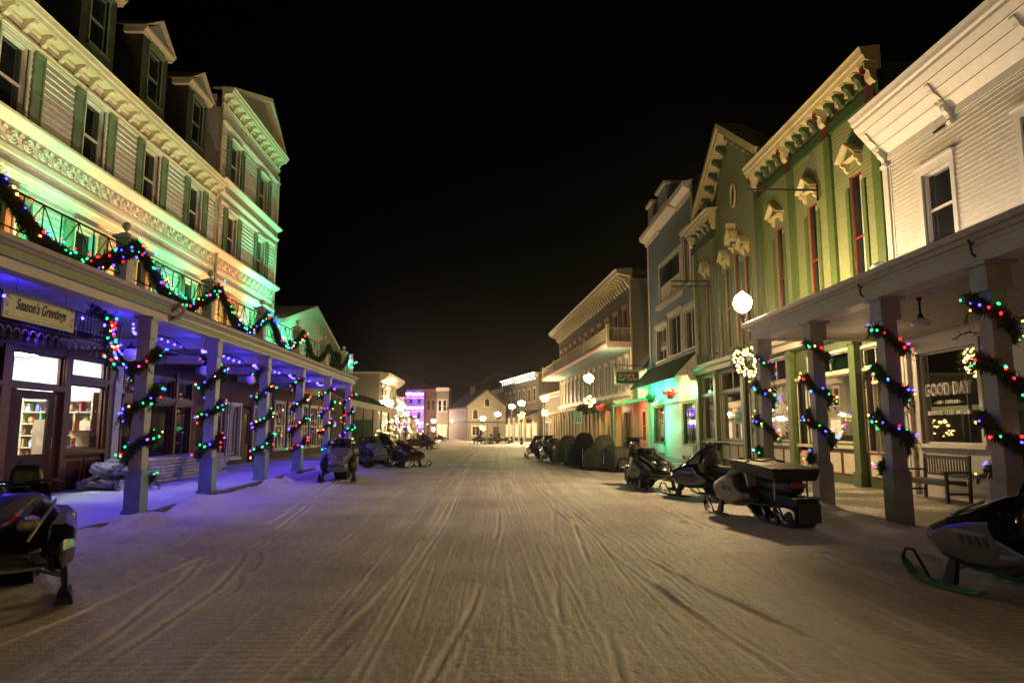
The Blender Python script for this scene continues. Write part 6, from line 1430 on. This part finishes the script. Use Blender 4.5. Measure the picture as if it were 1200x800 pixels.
    for s in (-1, 1):
        mb = MB(); mb.tube([(-.14, s*.28, zb+.045), (-.21, s*.38, zb+.015)], .022, 8); mb.build('grip', H['rubber'], hb, local=True); mb = MB(); mb.tube([(-.1, s*.25, zb+.05), (-.13, s*.36, zb-.02)], .006, 5); mb.build('brake_lever', H['chrome'], hb, local=True)
    mb = MB(); mb.box(-.02, .1, -.1, .1, .985+tall, 1.03+tall); mb.build('dash', H['black_gloss'], t, local=True, bevel=.015)
    if pack:
        mb = MB(); mb.loft([ringx(-.85, .2, .74+sh_, .98+sh_, .85, .8), ringx(-.95, .24, .74+sh_, 1.06+sh_, .85, .8), ringx(-1.2, .24, .74+sh_, 1.06+sh_, .85, .8), ringx(-1.32, .2, .74+sh_, .98+sh_, .85, .8)]); mb.build('storage_bag', H['black_matt'], t, smooth=True, local=True, sub=1)
    if twoup:
        mb = MB(); mb.loft([ringx(-1.02, .16, .86, 1.18, 1.0, .8), ringx(-1.12, .18, .86, 1.22, 1.0, .8), ringx(-1.17, .14, .88, 1.2, 1.0, .8)]); mb.build('backrest', H['seat_vinyl'], t, smooth=True, local=True, sub=1)
    return t
SN = []
def put(o, pxy, heading, dz=0):
    o.location = (pxy[0], pxy[1], gz(pxy[0], pxy[1])+dz if pxy[1] < 60 else 0.0); o.rotation_euler = (0, 0, math.atan2(heading[1], heading[0])); return o
s1 = snowmobile('black snowmobile with green skis at the lower right edge, nose towards the street', skic='green_gloss', panel='black_gloss', accent='grey_plastic', screen='smoke_glass', screen_h=.28, tall=.02)
put(s1, (5.25, 6.5), (-.1, 1))
s2 = snowmobile('dark snowmobile with twin headlamps at the lower left edge facing the viewer', hood='black_gloss', panel='black_gloss', accent='grey_plastic', pack=False, twoup=True, screen_h=.12)
put(s2, (-4.85, 7.25), (.5, -.85))
s3 = snowmobile('grey snowmobile carrying a big slatted cargo box on its back, right side', hood='tan_fabric', panel='brown_panel', accent='red_gloss', seat='seat_vinyl', screen=None, tall=.0)
put(s3, (4.95, 12.75), (-.12, 1))
s4 = snowmobile('black snowmobile with tall handlebars left of the cargo box snowmobile', panel='black_gloss', accent='grey_plastic', tall=.25, screen_h=.16)
put(s4, (5.3, 16.6), (-.44, .9))
s5 = snowmobile('black two seat snowmobile in front of the green lit shop', twoup=True, accent='grey_plastic', pack=True, screen_h=.2)
put(s5, (4.4, 19.6), (.12, -1))
s6 = snowmobile('dark snowmobile with a silver striped hood facing the viewer by the last hotel posts', hood='grey_plastic', panel='black_matt', accent='white_gloss', screen_h=.3, tall=.05)
put(s6, (-4.75, 21.8), (.12, -1))
s7 = snowmobile('snowmobile with purple grey hood left in the cluster beyond the hotel posts', hood='grey_plastic', panel='black_gloss', twoup=True, screen_h=.3)
put(s7, (-5.0, 28.6), (.5, -.85))
s8 = snowmobile('red snowmobile beside the purple grey one beyond the hotel posts', hood='red_gloss', panel='red_gloss', screen_h=.22)
put(s8, (-4.0, 30.2), (.75, -.66))
bpy.context.view_layer.update()
for o in (s4, s7, s8): index_kids(o)
def clone(src, loc, hd, label):
    c = copy_tree(src); put(c, loc, hd); c['label'] = label; return c
clone(s4, (-5.3, 33.0), (.6, -.8), 'black snowmobile partly hidden behind the red one on the left')
clone(s4, (-5.6, 54.0), (.9, -.3), 'black snowmobile alone beyond the decorated trees on the left')
clone(s8, (-6.2, 60.0), (.7, -.5), 'red snowmobile far off before the left lamps')
clone(s7, (-6.9, 68.0), (.8, -.4), 'grey snowmobile far off before the left shop row')
clone(s4, (-12.4, 112), (.8, -.5), 'tiny dark snowmobile left of the lamp before the brick building')
clone(s7, (-10.6, 112), (.6, -.8), 'tiny dark snowmobile right of the lamp before the brick building')
clone(s8, (-9.0, 113), (1, -.1), 'tiny red snowmobile before the cream building at the street end')
clone(s4, (-1.6, 88), (-.8, -.5), 'dark snowmobile left in the group below the white gabled house')
clone(s7, (-.3, 86), (-.6, -.8), 'grey snowmobile in the middle of the group below the white gabled house')
clone(s4, (.8, 88), (-.9, -.4), 'dark snowmobile right in the group below the white gabled house')
clone(s7, (3.2, 37.0), (-.15, 1), 'uncovered grey snowmobile past the covered ones on the right')
clone(s4, (5.6, 27.5), (-.1, 1), 'dark snowmobile tucked behind the covered snowmobiles near the canopy')
# covered snowmobiles
def covered(label, m, hgt, seed):
    random.seed(seed); t = thing('covered_snowmobile', label, 'snowmobile', (0, 0, 0), group='snowmobiles under covers'); mb = MB(); rings = []
    prof = [(-1.66, .3, .5), (-1.6, .36, .82), (-1.3, .36, .95), (-.7, .34, .84), (-.32, .36, .86), (-.2, .42, 1.2), (-.08, .46, 1.3), (.08, .48, 1.27), (.22, .52, 1.02), (.6, .56, .86), (1.05, .54, .72), (1.28, .4, .6), (1.34, .24, .4)]
    n = 28
    for i, (x, hw, z1) in enumerate(prof):
        z1 *= hgt; ring = []
        for k in range(n):
            a = math.pi*(k/(n-1)); c, s_ = math.cos(a), math.sin(a)
            y = hw*math.copysign(abs(c)**.55, c); z = .12+(z1-.12)*abs(s_)**.5
            fold = .07*math.sin(k*2.1+i*1.7+seed)*(1-s_)+.035*math.sin(k*1.1-i*2.3+seed); ring.append((x+fold*.7, y*(1+fold), max(.08, z+fold*.6)))
        rings.append(ring)
    vs_ = [p for r_ in rings for p in r_]; fs_ = [(i*n+k, i*n+k+1, (i+1)*n+k+1, (i+1)*n+k) for i in range(len(rings)-1) for k in range(n-1)]
    fs_ += [tuple(range(n)), tuple(reversed(range((len(rings)-1)*n, len(rings)*n)))]
    mb.add(vs_, fs_); mb.build('cover', M[m], t, smooth=True, local=True, fixn=False, sub=1)
    mb = MB(); mb.box(-1.4, -.1, -.19, .19, .0, .22); mb.build('track', M['rubber'], t, local=True)
    for s in (-1, 1):
        mb = MB(); y = s*.46; mb.loft([[(x+.72, y-.06, z), (x+.72, y+.06, z), (x+.72, y+.05, z+.02), (x+.72, y-.05, z+.02)] for x, z in ((-.4, .02), (.35, .01), (.55, .08), (.68, .2))]); mb.build('ski', M['black_matt'], t, local=True)
    mb = MB(); hh = .86*hgt; mb.tube([(-.7, -.39, .3), (-.7, -.36, .7*hgt), (-.7, -.22, hh), (-.7, 0, hh+.03), (-.7, .22, hh), (-.7, .36, .7*hgt), (-.7, .39, .3)], .02, 4); mb.build('strap', M['chrome'], t, local=True)
    return t
put(covered('snowmobile under a grey green cover nearest the low gabled house', 'cover_grey', 1.13, 1), (4.55, 28.2), (-.3, .95))
put(covered('snowmobile under a black cover second from the near end', 'cover_black', 1.2, 2), (4.1, 30.9), (-.25, .97))
put(covered('snowmobile under an olive cover in the middle of the covered row', 'cover_olive', 1.1, 3), (3.7, 33.8), (-.2, 1))
clone(s4, (2.7, 41.5), (-.2, 1), 'dark snowmobile farthest along the right row')
clone(s4, (3.5, 43.5), (-.1, 1), 'dark snowmobile right beside the farthest one of the right row')
# cargo box on the grey snowmobile
import copy
cm = s3; L3 = Matrix.Translation(s3.location) @ Matrix.Rotation(s3.rotation_euler.z, 4, 'Z')
cb_ = thing('cargo_box', 'dark slatted cargo box carried on the grey snowmobile', 'cargo box', tuple(L3 @ Vector((-.4, -.02, .86))), s3.rotation_euler.z)
tl = -.02
mb = MB(); mb.hexa([(-.78, -.38, -.1), (.76, -.38, .02), (.76, .38, .02), (-.78, .38, -.1), (-.8, -.44, .09), (.8, -.44, .19), (.8, .44, .19), (-.8, .44, .09)]); mb.build('box_body', M['black_matt'], cb_, local=True, bevel=.015)
mb = MB()
for k in range(7):
    y = -.42+k*.125; mb.hexa([(-.79, y, .092), (.79, y, .192), (.79, y+.09, .192), (-.79, y+.09, .092), (-.79, y, .11), (.79, y, .21), (.79, y+.09, .21), (-.79, y+.09, .11)])
mb.build('slat', M['slat_wood'], cb_, local=True)
mb = MB(); mb.hexa([(-.3, .12, .115), (.6, .12, .171), (.6, .4, .171), (-.3, .4, .115), (-.3, .12, .148), (.6, .12, .204), (.6, .4, .204), (-.3, .4, .148)]); mb.build('pale_panel', M['buff'], cb_, local=True)
mb = MB()
for s in (-.3, .3):
    for q in ([(-.6, s, -.1), (-.6, s, -.42)], [(.4, s, -.04), (.3, s, -.3)]): mb = MB(); mb.tube(q, .018, 6); mb.build('support', M['chrome'], cb_, local=True)
fb = MB(); p = L3 @ Vector((.35, .2, .9))
random.seed(14); c = p
for k in range(1): fb.sphere((p.x, p.y, p.z), .16, 14, 9, 1.15)
for i, v in enumerate(fb.v): d = Vector(v)-c; fb.v[i] = tuple(c+d*(1+.22*math.sin(v[0]*31+v[2]*23)+.1*math.sin(v[1]*47)))
tag(fb.build('cloth_bundle', M['tan_fabric'], smooth=True), 'pale cloth bundle lying on the hood of the cargo snowmobile', 'cloth')
# parcel behind the near left snowmobile
x_, y_ = -6.9, 9.6
cr = thing('storage_crate', 'dark blue storage crate behind the near left snowmobile', 'crate', (x_-.4, y_, walk_z(y_)+.12))
z_ = walk_z(y_)+.12; mb = MB(); mb.box(x_-.9, x_-.12, y_-.3, y_+.3, z_, z_+.78); mb.build('body', mat('dark_blue_plastic', (.02, .025, .07), .4), cr, bevel=.02); mb = MB(); mb.box(x_-.93, x_-.09, y_-.33, y_+.33, z_+.78, z_+.84); mb.build('lid', mat('dark_blue_lid', (.03, .035, .1), .35), cr, bevel=.02)
mb = MB(); random.seed(3); n = 9
mb.loft([[(x_+.12+.17*math.cos(a)*(1+.12*math.sin(k*3+a*5)), y_+.16*math.sin(a), z_+.4+k*.045) for a in [i*2*math.pi/16 for i in range(16)]] for k in range(9)]); mb.box(x_-.06, x_+.3, y_-.15, y_+.15, z_, z_+.4)
tag(mb.build('foil_parcel', M['foil'], smooth=True), 'crumpled silvery parcel beside the dark blue crate', 'parcel')
# two small planters by the green shop
for k, (x, y) in enumerate(((9.9, 20.1), (9.8, 35.2))):
    pass
# ================================================================== working lights, with some added ones
GREEN = (.06, 1., .46); ORANGE = (1., .36, .09); YEL = (1., .72, .36); BLUEV = (.12, .09, 1.)
def fixture(p, aim, label, group, col, power, spot=95, size=.06, blend=.8):
    p = Vector(p); d = (Vector(aim)-p).normalized(); t = thing('floodlight', label, 'floodlight', tuple(p), group=group)
    mb = MB(); q = p-d*.06; mb.tube([q-d*.07, q-d*.01], .07, 10); mb.tube([q-d*.03, (q.x, q.y, p.z-.16)], .012, 5); mb.build('housing', M['iron'], t)
    light('SPOT', tuple(p), col, power, aim, size, spot, blend)
for k, (y, col) in enumerate(((10.0, GREEN), (12.6, ORANGE), (15.0, GREEN), (17.9, ORANGE), (20.9, GREEN), (24.0, ORANGE), (26.0, ORANGE), (28.9, GREEN))):
    fixture((-8.75, y, 4.42), (-10, y, 5.5), ('green' if col == GREEN else 'orange')+' floodlight on the hotel porch roof, '+['first', 'second', 'third', 'fourth', 'fifth', 'sixth', 'seventh', 'eighth'][k]+' along the wall', 'floodlights on the hotel porch roof', col, 900 if col == GREEN else 700, 118)
fixture((-8.6, 32.4, 4.45), (-10.6, 33, 6.6), 'green floodlight at the corner of the small gabled building', 'floodlights on the hotel porch roof', GREEN, 1100, 130)
for k, y in enumerate((11.5, 14.8, 18.2, 21.6, 25.2, 28.8)):  # added fixtures; the real source of the warm cornice light is unseen
    fixture((-6.9, y, 4.5), (-10, y+.3, 9.6), 'added warm floodlight near the porch eave, '+['first', 'second', 'third', 'fourth', 'fifth', 'sixth'][k]+' from the left', 'added warm floodlights on the porch eave', (1., .8, .55), 460 if k < 4 else 330, 62)
for k, (y, pw) in enumerate(((14.2, 190), (16.6, 220), (11.5, 170), (8.6, 140))):
    fixture((9.2, y, 4.75), (10.6, y, 7.2), 'warm floodlight on the white porch roof, '+['second', 'first', 'third', 'fourth'][k]+' from the far end', 'floodlights on the white porch roof', (1., .82, .62), pw, 130)
for k, y in enumerate((18.9, 21.6, 24.3, 28.5)):
    fixture((9.5, y, 4.95), (10.6, y, 7.2), 'floodlight washing the green wall, '+['first', 'second', 'third', 'fourth'][k]+' from the white building', 'floodlights on the green shop cornice', (1., .86, .45), 130 if k < 3 else 80, 120)
# shop under the dark awning: green and orange lamps
light('POINT', FR.pt(43.9, 4.1, .8), (.02, 1., .28), 520, size=.12); light('POINT', FR.pt(41.2, 4.2, .9), (.1, 1., .6), 240, size=.12)
light('POINT', FR.pt(37.4, 4.1, .8), (1., .4, .1), 240, size=.12); light('POINT', FR.pt(35.8, 3.6, .7), (.1, 1., .4), 110, size=.12)
light('POINT', FR.pt(41.6, 2.0, .9), (.03, 1., .4), 160, size=.12)  # added low green light, deepens the mint of the shop wall
light('POINT', FR.pt(47.8, 2.9, 1.3), (1., .13, .05), 220, size=.1); light('POINT', (6.9, 32.5, .6), (.1, 1., .35), 14, size=.1)  # red canopy lamp; the green one is added for the glow on the snow
# warm arcade lamps of the balcony building, left row glow
for s in (3, 9, 15, 21, 27, 33): light('POINT', FB.pt(s, 3.3, .6), YEL, 38, size=.1)
for s in (4, 12, 20, 28): light('POINT', F8.pt(s, 2.9, 1.2), YEL, 160, size=.1)
for s in (3, 9, 15): light('POINT', F5.pt(s, 3.2, 1.2), YEL, 160, size=.1)
fixture((-8.4, 28.2, 4.42), (-10, 28.4, 9.5), 'green floodlight aimed up the end bay of the hotel', 'floodlights on the hotel porch roof', GREEN, 2200, 70)
light('POINT', (-8.6, 58, 3.0), YEL, 220, size=.1); light('POINT', (-8.2, 39, 2.8), YEL, 40, size=.1)
light('POINT', Fp.pt(1.6, 4.6, 2.2), (.4, .1, 1.), 420, size=.2); light('POINT', Fp.pt(1.6, 7.4, 2.2), (.4, .1, 1.), 300, size=.2)
# glow of the blue strings
for a, b in bays: light('POINT', (-7.6, (a+b)/2, 3.6), (.05, .025, 1.), 42, size=.2)
for a, b in bays: light('SPOT', (-7.3, (a+b)/2, 3.45), (.09, .03, 1.), 330, (-6.8, (a+b)/2, 0), .12, 95, .9)
light('POINT', FR.pt(15.6, 3.2, 2.0), (1., .7, .38), 14, size=.1); light('POINT', (12.2, 15.2, 2.6), (1., .6, .25), 10, size=.1)
light('POINT', (8.8, 21.5, 3.2), (1., .75, .4), 30, size=.1)
